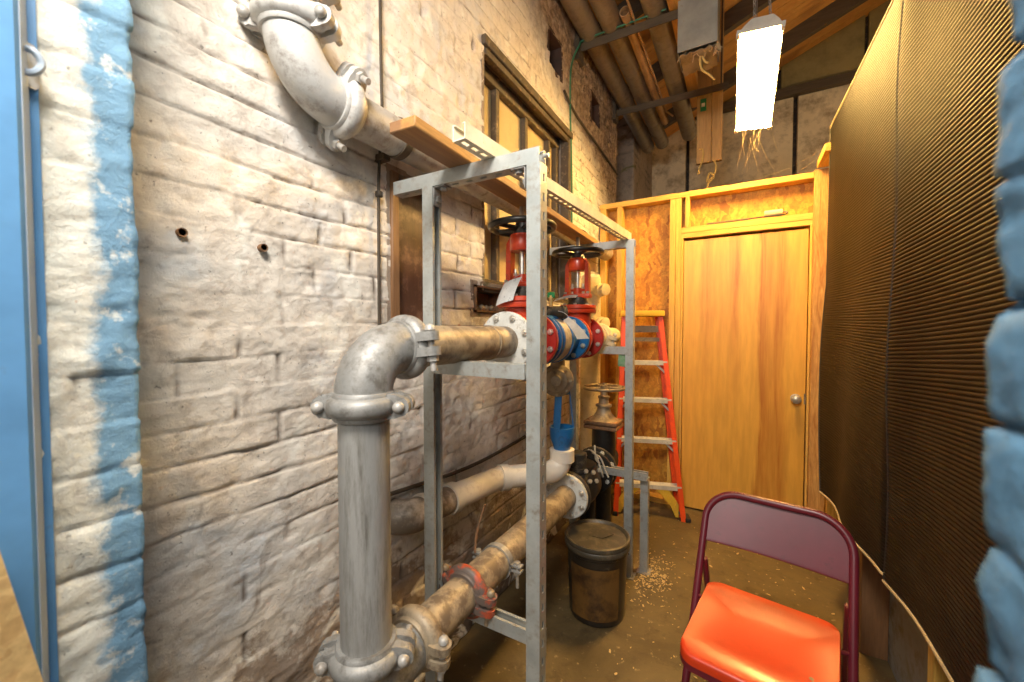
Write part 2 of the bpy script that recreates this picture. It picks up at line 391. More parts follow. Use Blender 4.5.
def smooth_path(pts, n=6):
    P = [V(p) for p in pts]; out = []
    for i in range(len(P)-1):
        p0, p1, p2, p3 = P[max(i-1, 0)], P[i], P[i+1], P[min(i+2, len(P)-1)]
        for k in range(n):
            t = k/n; out.append(.5*((2*p1) + (p2-p0)*t + (2*p0-5*p1+4*p2-p3)*t*t + (3*p1-p0-3*p2+p3)*t**3))
    out.append(P[-1]); return out

# ------------------------------------------------------------------ value noise (numpy)
_rng = np.random.RandomState(3); _T = _rng.rand(256, 256)
def vn(x, y, f):
    x = x*f; y = y*f; xi = np.floor(x).astype(int); yi = np.floor(y).astype(int)
    fx = x-xi; fy = y-yi; fx = fx*fx*(3-2*fx); fy = fy*fy*(3-2*fy)
    a = _T[xi % 256, yi % 256]; b = _T[(xi+1) % 256, yi % 256]; c = _T[xi % 256, (yi+1) % 256]; d = _T[(xi+1) % 256, (yi+1) % 256]
    return (a*(1-fx)+b*fx)*(1-fy) + (c*(1-fx)+d*fx)*fy
def fbm(x, y, f, o=4):
    s = 0; a = .5
    for k in range(o): s = s + a*(vn(x+k*7.3, y+k*3.1, f)-.5); f *= 2.03; a *= .55
    return s
def brickfield(s, z, row=.0762, length=.215, amp=.006, wob=.012):
    zz = z + wob*2*fbm(s, z, 3.) ; ss = s + wob*2*fbm(s+31, z, 4.)
    r = np.floor(zz/row); fz = zz/row - r
    off = (r % 2)*.5 + .13*_T[(r.astype(int)) % 256, 5]
    q = ss/length + off; c = np.floor(q); fs = q-c
    dz = np.minimum(fz, 1-fz)*row; ds = np.minimum(fs, 1-fs)*length
    per = _T[r.astype(int) % 256, c.astype(int) % 256]; per2 = _T[c.astype(int) % 256, (r.astype(int)+77) % 256]
    wz = np.clip(vn(s+9, z+4, 2.6)*2.4-.35, .10, 1); ws = np.clip(vn(s+40, z+14, 5.)*3-.9, 0, 1)   # where paint has filled the joints
    wid = .0022+.0055*vn(s, z, 14.)**2
    def prof(d, w): return .75*np.clip(1-d/w, 0, 1)**.8 + .22*np.clip(1-d/.013, 0, 1)**1.5
    g = np.maximum(prof(dz, wid)*wz, prof(ds, wid)*ws*.8)
    chip = np.clip(fbm(s+17, z+3, 16., 4)*6-.75, 0, 1)
    tilt = (fz-.4)*.0055*(per2-.4)
    h = -amp*1.7*g + (per-.5)*amp*.75 + tilt*amp/.007 + fbm(s, z, 4.)*.010 - chip*amp*.7 + fbm(s+5, z, 26., 5)*.011
    j = np.clip(np.maximum(np.clip(1-dz/wid, 0, 1)*wz, np.clip(1-ds/wid, 0, 1)*ws)*1.4, 0, 1)
    return h, j
def brickwall(name, mat, path, z0, z1, step, amp=.006, holes=(), row=.0762, rough=1, zstep=None, extra=None):
    """path: list of (x, y) corners; the wall faces the left of the walking direction rotated -90 deg"""
    P = []; acc = 0
    for (xa, ya), (xb, yb) in zip(path, path[1:]):
        L = math.hypot(xb-xa, yb-ya); n = max(2, int(L/step)); nx, ny = (yb-ya)/L, -(xb-xa)/L
        for k in range(n+1):
            P.append((xa+(xb-xa)*k/n, ya+(yb-ya)*k/n, nx, ny, acc+L*k/n))
        acc += L
    # merge corner duplicates, blend normals near corners
    Q = [P[0]]
    for p in P[1:]:
        if abs(p[4]-Q[-1][4]) < 1e-7:
            a = V((p[2]+Q[-1][2], p[3]+Q[-1][3])); a.normalize(); Q[-1] = (p[0], p[1], a[0], a[1], p[4])
        else: Q.append(p)
    Q = np.array(Q); nz = int((z1-z0)/(zstep or step)); Z = np.linspace(z0, z1, nz+1)
    S, ZZ = np.meshgrid(Q[:, 4], Z, indexing='ij')
    h, j = brickfield(S, ZZ, amp=amp, row=row); h = h*rough
    if callable(extra): h = h*extra(S, ZZ)
    X = Q[:, 0][:, None] + Q[:, 2][:, None]*h; Yc = Q[:, 1][:, None] + Q[:, 3][:, None]*h
    co = np.stack([X, Yc, ZZ], -1).reshape(-1, 3); n1 = nz+1
    i, k = np.meshgrid(np.arange(len(Q)-1), np.arange(nz), indexing='ij')
    keep = np.ones(i.shape, bool)
    cy = Q[:, 1][:, None]; 
    for (ya, yb, za, zb) in holes:
        yc = (Yc[:-1, :-1]+Yc[1:, :-1])/2; zc = (ZZ[:-1, :-1]+ZZ[:-1, 1:])/2
        keep &= ~((yc > ya) & (yc < yb) & (zc > za) & (zc < zb))
    i, k = i[keep], k[keep]
    f = np.stack([i*n1+k, (i+1)*n1+k, (i+1)*n1+k+1, i*n1+k+1], -1)
    me = bpy.data.meshes.new(name); me.from_pydata(co.tolist(), [], f.tolist())
    at = me.attributes.new('joint', 'FLOAT', 'POINT'); at.data.foreach_set('value', j.reshape(-1).astype(np.float32))
    me.materials.append(mat)
    for p in me.polygons: p.use_smooth = True
    o = bpy.data.objects.new(name, me); C.objects.link(o); o['kind'] = 'structure'
    return o

# ------------------------------------------------------------------ setting
WX = -1.05
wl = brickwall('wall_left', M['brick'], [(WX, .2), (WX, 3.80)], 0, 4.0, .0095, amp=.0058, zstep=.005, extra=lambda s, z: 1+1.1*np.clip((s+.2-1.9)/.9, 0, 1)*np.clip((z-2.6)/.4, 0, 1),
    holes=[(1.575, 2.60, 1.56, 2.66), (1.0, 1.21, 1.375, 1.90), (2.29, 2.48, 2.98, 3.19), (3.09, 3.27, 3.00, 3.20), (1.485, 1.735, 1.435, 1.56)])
m = MB()                                                     # body of the wall behind its face: reveals and backs of the recesses
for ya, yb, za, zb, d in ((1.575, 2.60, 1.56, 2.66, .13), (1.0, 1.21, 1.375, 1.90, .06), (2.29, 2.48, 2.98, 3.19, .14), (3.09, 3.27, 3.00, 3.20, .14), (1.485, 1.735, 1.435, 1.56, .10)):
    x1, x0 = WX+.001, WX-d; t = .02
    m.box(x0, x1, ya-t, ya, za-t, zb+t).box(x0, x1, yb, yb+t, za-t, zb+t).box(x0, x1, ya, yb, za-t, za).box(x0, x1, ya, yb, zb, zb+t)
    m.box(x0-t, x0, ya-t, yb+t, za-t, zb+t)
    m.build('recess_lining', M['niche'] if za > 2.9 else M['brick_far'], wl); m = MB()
m.b.free()
m = MB(); m.box(WX-.35, WX-.22, .2, 3.8, 0, 4.0); m.build('wall_core', M['brick_far'], wl)
w2 = brickwall('wall_left_pier', M['brick_far'], [(WX-.25, 4.48), (WX, 4.48), (WX, 5.5)], 0, 4.0, .02)
m = MB(); m.box(WX-.6, WX-.55, 3.75, 4.6, 0, 4.0); m.build('doorway_back', M['dark_wood'], w2)

m = MB(); m.box(-1.7, 2.6, -2.5, 5.7, -.08, 0); fl = m.build('floor', M['concrete'], kind='structure')
# far wall: whitewashed panels with dark joints, sheeting above a ledge
m = MB(); m.box(-1.7, 2.6, 5.56, 5.66, 0, 5.6); wf = m.build('wall_far', M['black_dusty'], kind='structure')
xs = [-1.10, -.63, .47, 1.5, 2.5]
m = MB()
for a, b in zip(xs, xs[1:]): m.box(a+.02, b-.02, 5.49, 5.57, 0, 3.93, .006)
m.build('panel', M['farpanel'], wf)
m = MB()
for a, b in ((-1.1, .3), (.33, 1.05), (1.08, 2.5)): m.box(a, b, 5.50, 5.57, 4.02, 5.6, .01)
m.build('sheeting', M['fartop'], wf)
m = MB(); m.box(-1.1, 2.5, 5.42, 5.57, 3.93, 4.02, .005); m.build('ledge', M['dark_wood'], wf)
m = MB(); m.box(2.5, 2.6, -.0, 5.6, 0, 5.6); m.build('wall_outer_right', M['fartop'], kind='structure')
# sloping roof with boards and rafters
m = MB()
sl = .42
def roofz(x): return 3.72 + (x-WX)*sl
for k in range(34):
    y = .45 + k*.16
    m.prism([(WX-.3, roofz(WX-.3)), (2.6, roofz(2.6)), (2.6, roofz(2.6)+.02), (WX-.3, roofz(WX-.3)+.02)], (0, y, 0), (1, 0, 0), (0, 0, 1), (0, .154, 0))
cl = m.build('ceiling', M['sheath'], kind='structure')
for y in (1.3, 2.2, 3.1, 4.0, 4.9):
    m = MB(); m.prism([(WX-.3, roofz(WX-.3)-.16), (2.6, roofz(2.6)-.16), (2.6, roofz(2.6)), (WX-.3, roofz(WX-.3))], (0, y, 0), (1, 0, 0), (0, 0, 1), (0, .06, 0))
    m.build('rafter', M['dark_wood'], cl)

# entrance wall: left jamb (white and blue brick), right jamb (blue brick)
brickwall('wall_front_left', M['whiteblue'], [(-.858, .0), (-.848, .265), (-1.10, .290)][::1], .0, 4.0, .008, amp=.0048, zstep=.005)
brickwall('wall_front_right', M['bluebrick'], [(.9, .375), (.1375, .372), (.150, -.1)], 0, 4.0, .006, amp=.0062, rough=1.3, zstep=.004)
t = MB()
t.prism([(-.800, -.03), (-.800, .138), (-.806, .143), (-.848, .157), (-.845, .166), (-.90, .166), (-.90, -.03)], (0, 0, 0), (1, 0, 0), (0, 1, 0), (0, 0, 4.0))
dj = t.build('door_1', M['bluesteel'], kind='structure', ang=20)
t = MB(); t.prism([(-.8055, .1432), (-.8445, .1562), (-.8440, .1572), (-.8050, .1442)], (0, 0, 0), (1, 0, 0), (0, 1, 0), (0, 0, 4.0)); t.build('frame_return', M['bluegrey'], dj, ang=20)
t = MB()
zc = 1.716; o = V((-.846, .150, zc)); ux = V((-.42, 1, 0)).normalized()
t.prism([(-.008, -.030), (.014, -.030), (.019, -.024), (.019, .024), (.014, .030), (-.008, .030)], o+V((.008, 0, 0)), ux, (0, 0, 1), (-.004, -.002, 0))
t.tube(smooth_path([o+V((.010, 0, z)) + ux*s + V((d*.012, d*.005, 0)) for s, z, d in ((-.004, .016, 0), (.004, .014, 1), (.010, 0, 1.3), (.004, -.014, 1), (-.004, -.016, 0))]), .0045, 8)
t.build('latch_lug', M['bluegrey'], dj)

# ------------------------------------------------------------------ partition of studs at the back
PY = 3.27
m = MB(); m.box(-1.04, .56, PY+.089, PY+.101, 0, 2.38)
wb = m.build('wall_back', M['osb'], kind='structure')
def stud(x0, x1, y0, y1, z0, z1, mat='pine', par=None, name='stud'):
    m = MB(); m.box(x0, x1, y0, y1, z0, z1, .002); return m.build(name, M[mat], par or wb)
for x0, x1 in ((-1.035, -.985), (-.895, -.853), (-.493, -.452), (-.449, -.412)):
    stud(x0, x1, PY, PY+.089, .04, 2.34)
stud(-1.04, .475, PY-.004, PY+.089, 2.34, 2.38, 'pine_h', name='top_plate')
stud(-1.04, -.41, PY, PY+.089, 0, .04, 'pine_h', name='bottom_plate')
stud(-.412, .385, PY-.002, PY+.089, 2.075, 2.117, 'pine_h', name='door_header')
stud(-.412, .385, PY-.003, PY+.06, 2.038, 2.073, 'pine_h', name='door_header')
stud(-.385, -.355, PY-.002, PY+.089, 2.117, 2.34, name='cripple_stud')
stud(.385, .475, PY-.038, PY, 0.0, 2.38, 'grain', name='corner_stud')
stud(-.41, -.395, PY-.002, PY+.06, 0, 2.04, name='door_jamb'); stud(.372, .385, PY-.002, PY+.06, 0, 2.04, name='door_jamb')
m = MB(); m.box(-.392, .366, PY+.008, PY+.045, .012, 2.018, .002); d2 = m.build('door_2', M['door'], kind='structure')
m = MB(); m.lathe([(.030, 0), (.030, .006), (.012, .008), (.012, .03), (.024, .036), (.029, .048), (.027, .060), (.016, .068), (0, .070)], (.313, PY+.008, .895), (0, -1, 0), 24)
m.build('door_knob', M['bolt'], d2)
m = MB(); m.box(.358, .369, PY+.003, PY+.012, .86, .93); m.build('latch_plate', M['bronze'], d2)

# right stud wall, open studs, clad on the far side
m = MB(); m.box(.535, .548, .40, PY+.1, 0, 2.40); wr = m.build('wall_right', M['greyboard'], kind='structure')
for y, mt in ((.6, 'pine'), (1.02, 'pine'), (1.44, 'pine'), (2.16, 'brown_post'), (2.97, 'pine')):
    stud(.446, .535, y, y+.04, 0.0, 2.40, mt, wr)
stud(.446, .545, .40, 2.94, 2.40, 2.44, 'pine_y', wr, 'top_plate'); stud(.395, .50, 2.941, PY-.04, 2.385, 2.43, 'pine_y', wr, 'top_plate')
m = MB(); m.box(.548, .56, .42, PY, .3, 2.40); m.build('cladding', M['osb'], wr)

# window in the left wall
m = MB(); m.box(WX-.11, WX-.10, 1.575, 2.60, 1.56, 2.66); wn = m.build('window_1', M['cream_glass'], kind='structure')
m = MB()
for y, w in ((1.80, .035), (2.12, .035), (2.44, .03), (2.575, .05)): m.box(WX-.10, WX-.065, y-w/2, y+w/2, 1.56, 2.66, .003)
for z, w in ((2.62, .06), (1.585, .05)): m.box(WX-.10, WX-.06, 1.58, 2.60, z-w/2, z+w/2, .003)
m.build('window_frame', M['window_frame'], wn)
m = MB(); m.box(WX-.06, WX+.022, 1.555, 2.64, 2.655, 2.70, .004).box(WX-.02, WX+.008, 1.58, 2.62, 2.625, 2.656, .002); m.build('lintel', M['window_frame'], wn)
m = MB(); m.box(WX-.05, WX+.012, 2.585, 2.635, 1.56, 2.655, .004); m.build('window_jamb', M['window_frame'], wn)
m = MB(); m.box(WX-.10, WX+.005, 1.57, 2.60, 1.535, 1.562, .004); m.build('window_sill', M['window_frame'], wn)

# ------------------------------------------------------------------ strut rack
def channel(m, p, q, back, side, slots=True, w=.0413, t=.003, pitch=.0508, sl=.022, sw=.010, lip=.009):
    """C-channel centred on p-q: back plate faces 'back', walls face +-side"""
    p, q, n, s = V(p), V(q), V(back).normalized(), V(side).normalized(); a = (q-p).normalized(); L = (q-p).length; h = w/2
    def slab(a0, a1, s0, s1, n0, n1):
        vs = [m.b.verts.new(p + a*x + s*y + n*z) for x in (a0, a1) for y, z in ((s0, n0), (s1, n0), (s1, n1), (s0, n1))]
        for f in ((3, 2, 1, 0), (4, 5, 6, 7), (0, 1, 5, 4), (1, 2, 6, 5), (2, 3, 7, 6), (3, 0, 4, 7)): m.b.faces.new([vs[i] for i in f])
    slab(0, L, -h, -h+t, -h, h); slab(0, L, h-t, h, -h, h)
    slab(0, L, -h+t, -h+lip, -h, -h+t); slab(0, L, h-lip, h-t, -h, -h+t)
    if slots:
        slab(0, L, -h+t, -sw/2, h-t, h); slab(0, L, sw/2, h-t, h-t, h)
        x = 0; k = int(L/pitch); x0 = (L-(k-1)*pitch)/2 - sl/2; prev = 0
        for i in range(k):
            slab(prev, x0+i*pitch, -sw/2, sw/2, h-t, h); prev = x0+i*pitch+sl
        slab(prev, L, -sw/2, sw/2, h-t, h)
    else: slab(0, L, -h+t, h-t, h-t, h)
def hexbolt(m, p, ax, r=.011, h=.008, shank=0, sr=.006):
    m.lathe([(r, 0), (r, h)], p, ax, 6)
    if shank: m.lathe([(sr, h), (sr, h+shank)], p, ax, 10)
rk = thing('strut_rack', 'galvanised slotted-strut frame holding up the valves and pipes', 'pipe rack', (-.7, 1.6, 0))
NY, FY = .985, 2.215
H = 1.84
def part_ch(name, p, q, back, side, slots=True, mat='strut'):
    m = MB(); channel(m, p, q, back, side, slots); return m.build(name, M[mat], rk, ang=25)
part_ch('post', (-.487, NY, 0), (-.487, NY, H-.041), (1, 0, 0), (0, 1, 0))
part_ch('post', (-.855, NY, 0), (-.855, NY, H-.041), (-1, 0, 0), (0, 1, 0))
part_ch('post', (-.530, FY, 0), (-.530, FY, H-.041), (1, 0, 0), (0, 1, 0))
part_ch('post', (-.85, FY, 0), (-.85, FY, H-.041), (1, 0, 0), (0, 1, 0))
part_ch('top_bar', (-1.0, NY, H-.0207), (-.4705, NY, H-.0207), (0, 0, -1), (0, 1, 0))
part_ch('top_bar', (-1.0, FY, H-.0207), (-.509, FY, H-.0207), (0, 0, -1), (0, 1, 0))
part_ch('pipe_support', (-.834, NY, 1.2425), (-.513, NY, 1.2425), (0, 0, -1), (0, 1, 0), False)
part_ch('pipe_support', (-.829, FY, 1.2425), (-.551, FY, 1.2425), (0, 0, -1), (0, 1, 0), False)
part_ch('pipe_support', (-.92, NY+.058, .456), (-.49, NY+.058, .456), (0, 0, -1), (0, 1, 0), False)
part_ch('pipe_support', (-.829, FY+.042, .555), (-.44, FY+.042, .555), (0, 0, -1), (0, 1, 0), False)
part_ch('stub_post', (-.462, FY+.085, 0), (-.462, FY+.085, .534), (1, 0, 0), (0, 1, 0))
for x, d in ((-.513, -1), (-.834, 1)):
    m = MB(); m.box(min(x, x+d*.045), max(x, x+d*.045), NY-.018, NY+.018, H-.0455, H-.0415, .001).box(min(x, x+d*.004), max(x, x+d*.004), NY-.018, NY+.018, H-.10, H-.042, .001)
    hexbolt(m, (x+d*.028, NY, H-.0455), (0, 0, -1)); hexbolt(m, (x+d*.004, NY, H-.078), (d, 0, 0))
    m.build('corner_bracket', M['galv'], rk)
for x0 in (-.513, -.875):
    m = MB(); m.box(x0, x0+.041, NY+.0205, NY+.038, .43, .48, .001); m.build('spacer_plate', M['galv'], rk)
m = MB(); hexbolt(m, (-.4705, NY, H-.02), (1, 0, 0), .008, .006, .012); m.build('end_bolt', M['bolt'], rk)
for px, py in ((-.487, NY), (-.530, FY), (-.462, FY+.085)):
    m = MB(); m.box(px-.035, px+.035, py-.035, py+.035, 0, .006, .001); m.build('foot_plate', M['galv'], rk)

m = MB(); channel(m, (-.634, .835, H+.0208), (-.555, 2.245, H+.0208), (0, 0, -1), (1, -.056, 0), True, pitch=.040, sl=.026, sw=.013)
tag(m.build('strut_channel', M['cream_strut'], ang=25), 'loose cream slotted channel lying open side up across the rack top', 'strut')
pk = MB(); pk.bar((-.722, .725, H+.0145), (-.772, 2.27, H+.0145), .084, .028, (0, 0, 1), .003)
tag(pk.build('wood_plank', M['plank']), 'weathered orange-brown timber plank lying across the rack top', 'plank')

# ------------------------------------------------------------------ grooved pipework
R4 = .0572
def coupling(par, c, ax, ear, r=R4, mat='pipe_white', name='coupling', w=.064):
    """two-piece grooved coupling with bolted ears"""
    c, ax, ear = V(c), V(ax).normalized(), V(ear).normalized(); ear = (ear - ax*ear.dot(ax)).normalized(); n = ax.cross(ear)
    m = MB(); h = w/2
    m.lathe([(r+.001, -h), (r+.009, -h), (r+.012, -h*.86), (r+.013, -h*.70), (r+.021, -h*.55), (r+.026, -h*.30), (r+.027, 0), (r+.026, h*.30), (r+.021, h*.55), (r+.013, h*.70), (r+.012, h*.86), (r+.009, h), (r+.001, h)], c, ax, 44)
    for s in (-1, 1):
        for k in (-1, 1):
            b0 = c + ear*s*(r+.002) + n*k*.019
            pts = [(-.02, -.029), (.010, -.028), (.024, -.026)] + [(.030+.023*math.sin(a), -.023*math.cos(a)) for a in [PI*i/6 for i in range(7)]] + [(.024, .026), (.010, .028), (-.02, .029)]
            n0 = len(m.b.verts)
            m.prism(pts, b0 - n*.011, ear*s, ax, n*.022)
            m.b.verts.ensure_lookup_table(); vs = m.b.verts[n0:]
            es = {e for v in vs for e in v.link_edges}; bmesh.ops.bevel(m.b, geom=list(es), offset=.003, segments=2, affect='EDGES', clamp_overlap=True)
    o = m.build(name, M[mat], par, 35)
    for s in (-1, 1):
        m = MB(); b0 = c + ear*s*(r+.033)
        m.lathe([(0, -.050), (.008, -.048), (.0125, -.043), (.0135, -.034), (.009, -.030), (.0085, .030)], b0, n, 16)
        m.lathe([(.0150, .030), (.0150, .044)], b0, n, 6); m.lathe([(.0085, .04), (.0085, .068)], b0, n, 10)
        m.build('bolt', M['pipe_grey' if mat != 'orange_red' else 'bronze'], o)
    return o
def flange(par, c, ax, R=.112, t=.022, mat='red', nb=8, hub=.068, boltmat='bolt', br=.0125, rot=.39, both=True):
    c, ax = V(c), V(ax).normalized()
    m = MB(); m.lathe([(hub, -t*.5-.002), (R-.004, -t*.5), (R, -t*.5+.004), (R, t*.5-.004), (R-.004, t*.5), (hub, t*.5+.002)], c, ax, 44)
    o = m.build('flange', M[mat], par, 30)
    x = ax.orthogonal().normalized(); x = V((1, 0, 0)) if abs(ax.x) < .5 else x; y = ax.cross(x)
    for k in range(nb):
        a = rot + 2*PI*k/nb; m = MB()
        hexbolt(m, c + (x*math.cos(a)+y*math.sin(a))*(R*.82) - ax*(t*.5), -ax, br, .010, .006, br*.55)
        m.build('bolt', M[boltmat], o)
    return o
PX, PZ = -.76, 1.313
YR = .636                                                   # riser
LX, LZ = -.757, .522
rt = V((.868, .497, 0))
# riser: vertical pipe, elbow and run into the first valve
rp = thing('riser_pipe', 'grey upright pipe with elbow bending into the upper valve run', 'pipe', (PX, YR, .62))
m = MB(); m.tube([(PX, YR, .57), (PX, YR, 1.165)], R4, 36); m.build('pipe', M['galv_pipe'], rp)
BR = .105
m = MB(); m.tube(arc([(PX, YR, 1.165), (PX, YR, PZ), (PX, .755, PZ)], BR, 12), [R4+.006]*1 + [R4+.007]*13 + [R4+.006], 36); m.build('elbow', M['galv'], rp)
m = MB(); m.tube([(PX, .755, PZ), (PX, 1.315, PZ)], R4, 36); m.build('horizontal_pipe', M['pipe_dusty'], rp)
m = MB(); m.lathe([(R4+.001, -.007), (R4+.003, -.006), (R4+.003, .006), (R4+.001, .007)], (PX, 1.16, PZ), (0, 1, 0), 36); m.build('pipe_band', M['bronze'], rp)
coupling(rp, (PX, YR, 1.185), (0, 0, 1), rt, mat='galv')
coupling(rp, (PX, .768, PZ), (0, 1, 0), (1, 0, .12), mat='galv')
coupling(rp, (PX, YR, .598), (0, 0, 1), V((.80, .6, 0)), mat='galv')
flange(rp, (PX, 1.285, PZ), (0, 1, 0), mat='flange_white')

# upper pipe along the wall
UX, UZ = -.962, 1.965
up = thing('wall_pipe', 'pale grey pipe elbowing down and running along the brick wall under the plank', 'pipe', (UX, .62, UZ))
UY = .60
m = MB(); m.tube(arc([(UX, UY, 2.10), (UX, UY, UZ), (UX, .74, UZ)], .125, 12), [R4+.005]*15, 36); m.build('elbow', M['pipe_white'], up)
m = MB(); m.tube([(UX, .74, UZ), (UX, 3.2, UZ)], R4, 32); m.build('horizontal_pipe', M['pipe_grey'], up)
m = MB(); m.tube([(UX, UY, 2.10), (UX, UY, 3.4)], R4, 32); m.build('vertical_pipe', M['pipe_white'], up)
coupling(up, (UX, .742, UZ), (0, 1, 0), (.55, 0, .85), mat='pipe_white')
coupling(up, (UX, UY, 2.10), (0, 0, 1), (.868, .5, 0), mat='pipe_white')
coupling(up, (UX, UY, 2.19), (0, 0, 1), (.868, .5, 0), mat='pipe_white')
for y in (.95, 2.6):
    m = MB(); m.lathe([(R4+.001, -.014), (R4+.005, -.014), (R4+.005, .014), (R4+.001, .014)], (UX, y, UZ), (0, 1, 0), 28); m.bar((UX-.05, y, UZ-.045), (WX-.02, y, UZ-.045), .028, .02); m.build('wall_bracket', M['window_frame'], up)

# lower pipe
lp = thing('lower_pipe', 'dusty tan pipe running low behind the rack from the elbow to the grey flange', 'pipe', (LX, 1.3, LZ))
m = MB(); m.tube(arc([(PX, YR, .595), (PX+.003, YR, LZ-.03), (LX, .80, LZ)], .09, 10), [R4+.006]*13, 32); m.build('elbow', M['galv'], lp)
m = MB(); m.tube([(LX, .79, LZ), (LX, 1.865, LZ)], R4, 36); m.build('pipe', M['pipe_dusty'], lp)
coupling(lp, (LX, .80, LZ), (0, 1, 0), (.95, 0, -.1), mat='pipe_dusty')
coupling(lp, (LX, 1.025, LZ), (0, 1, 0), (.95, 0, -.15), mat='orange_red', w=.05)
flange(lp, (LX, 1.872, LZ), (0, 1, 0), mat='flange_white', R=.112)
cm = thing('pipe_clamp', 'steel clamp with hanging bolt around the lower pipe', 'clamp', (LX, 1.215, LZ))
m = MB(); m.lathe([(R4+.001, -.012), (R4+.006, -.012), (R4+.006, .012), (R4+.001, .012)], (LX, 1.215, LZ), (0, 1, 0), 36)
for s in (-1, 1): m.box(LX+s*(R4+.022)-.022, LX+s*(R4+.022)+.022, 1.203, 1.227, LZ-.012, LZ-.006).box(LX+s*(R4+.022)-.022, LX+s*(R4+.022)+.022, 1.203, 1.227, LZ+.006, LZ+.012)
m.build('band', M['galv'], cm)
for s in (-1, 1):
    m = MB(); hexbolt(m, (LX+s*(R4+.026), 1.215, LZ+.012), (0, 0, 1), .011, .009); m.lathe([(.006, .02), (.006, -.07 if s > 0 else -.03)][::-1], (LX+s*(R4+.026), 1.215, LZ), (0, 0, 1), 10); m.lathe([(.011, -.022), (.011, -.012)], (LX+s*(R4+.026), 1.215, LZ), (0, 0, 1), 6); m.build('bolt', M['bolt'], cm)
m = MB(); m.tube(smooth_path([(LX-.09, 1.205, LZ+.01), (LX-.10, 1.225, LZ+.06), (LX-.095, 1.255, LZ+.13), (LX-.085, 1.265, LZ+.17)]), .0045, 8); m.build('rod', M['rusty'], cm)

# ------------------------------------------------------------------ red gate valves
def gate_valve(yc, label):
    t = thing('gate_valve', label, 'valve', (PX, yc, PZ), 'red gate valves on the rack')
    A = V((0, 1, 0)); L = .088
    m = MB(); m.lathe([(.060, -L), (.060, -.062), (.070, -.048), (.078, -.02), (.079, .02), (.070, .048), (.060, .062), (.060, L)], (PX, yc, PZ), A, 36)
    m.lathe([(.070, 0), (.068, .10), (.072, .128)], (PX, yc, PZ), (0, 0, 1), 32)
    m.build('body', M['red'], t)
    for s in (-1, 1): flange(t, (PX, yc+s*(L+.010), PZ), (0, s and 1, 0), mat='red_dark' if s > 0 else 'red')
    z = PZ
    m = MB(); m.lathe([(.070, .128), (.094, .130), (.096, .134), (.096, .148), (.093, .1495), (.086, .1495), (.086, .1525), (.093, .1525), (.096, .155), (.096, .168), (.093, .171), (.060, .173)], (PX, yc, z), (0, 0, 1), 40); bf = m.build('bonnet_flange', M['red'], t)
    for k in range(8):
        m = MB(); a = 2*PI*k/8+.2; hexbolt(m, (PX+.082*math.cos(a), yc+.082*math.sin(a), z+.171), (0, 0, 1), .009, .008); m.build('bolt', M['bolt'], bf)
    m = MB(); m.lathe([(.060, .173), (.052, .185), (.046, .212)], (PX, yc, z), (0, 0, 1), 32); m.build('bonnet', M['black_dusty'], t)
    m = MB(); m.box(PX-.072, PX+.072, yc-.032, yc+.032, z+.208, z+.232, .008, seg=2)
    for s in (-1, 1):
        m.prism([(s*.066, .225), (s*.045, .225), (s*.042, .360), (s*.034, .38), (s*.034, .408), (s*.048, .408), (s*.062, .385), (s*.064, .36)], (PX, yc-.017, z), (1, 0, 0), (0, 0, 1), (0, .034, 0))
    m.lathe([(.046, .352), (.049, .358), (.049, .410), (.046, .416)], (PX, yc, z), (0, 0, 1), 28)
    m.build('yoke', M['red'], t)
    m = MB(); m.box(PX-.038, PX+.038, yc-.014, yc+.014, z+.245, z+.258, .004); m.lathe([(.022, .23), (.022, .262)], (PX, yc, z), (0, 0, 1), 18); g = m.build('gland', M['red'], t)
    for s in (-1, 1):
        m = MB(); m.lathe([(.005, .232), (.005, .285)], (PX+s*.030, yc, z), (0, 0, 1), 8); m.lathe([(.009, .258), (.009, .268)], (PX+s*.030, yc, z), (0, 0, 1), 6); m.build('gland_bolt', M['bolt'], g)
    for sx in (-1, 1):
        m = MB(); hexbolt(m, (PX+sx*.062, yc-.018, z+.232), (0, 0, 1), .009, .010); m.build('yoke_bolt', M['bolt'], t)
    m = MB(); m.lathe([(.0105, .20), (.0105, .556), (.009, .560)], (PX, yc, z), (0, 0, 1), 18); m.build('stem', M['bolt'], t)
    m = MB(); W = z+.447; m.ring((PX, yc, W), (0, 0, 1), .124, .0125, 56, 12)
    m.lathe([(.040, -.032), (.034, -.014), (.026, -.004), (.026, .016), (.018, .020), (.0115, .020)], (PX, yc, W), (0, 0, 1), 24)
    for k in range(5):
        a = 2*PI*k/5+.5; d = V((math.cos(a), math.sin(a), 0)); m.tube([V((PX, yc, W-.008))+d*.02, V((PX, yc, W-.004))+d*.07, V((PX, yc, W))+d*.124], [.012, .009, .009], 8)
    m.build('handwheel', M['black'], t)
    return t
gate_valve(1.408, 'red gate valve with black handwheel beside the front rack post')
gate_valve(2.025, 'red gate valve with black handwheel near the far rack post, small green tag below')

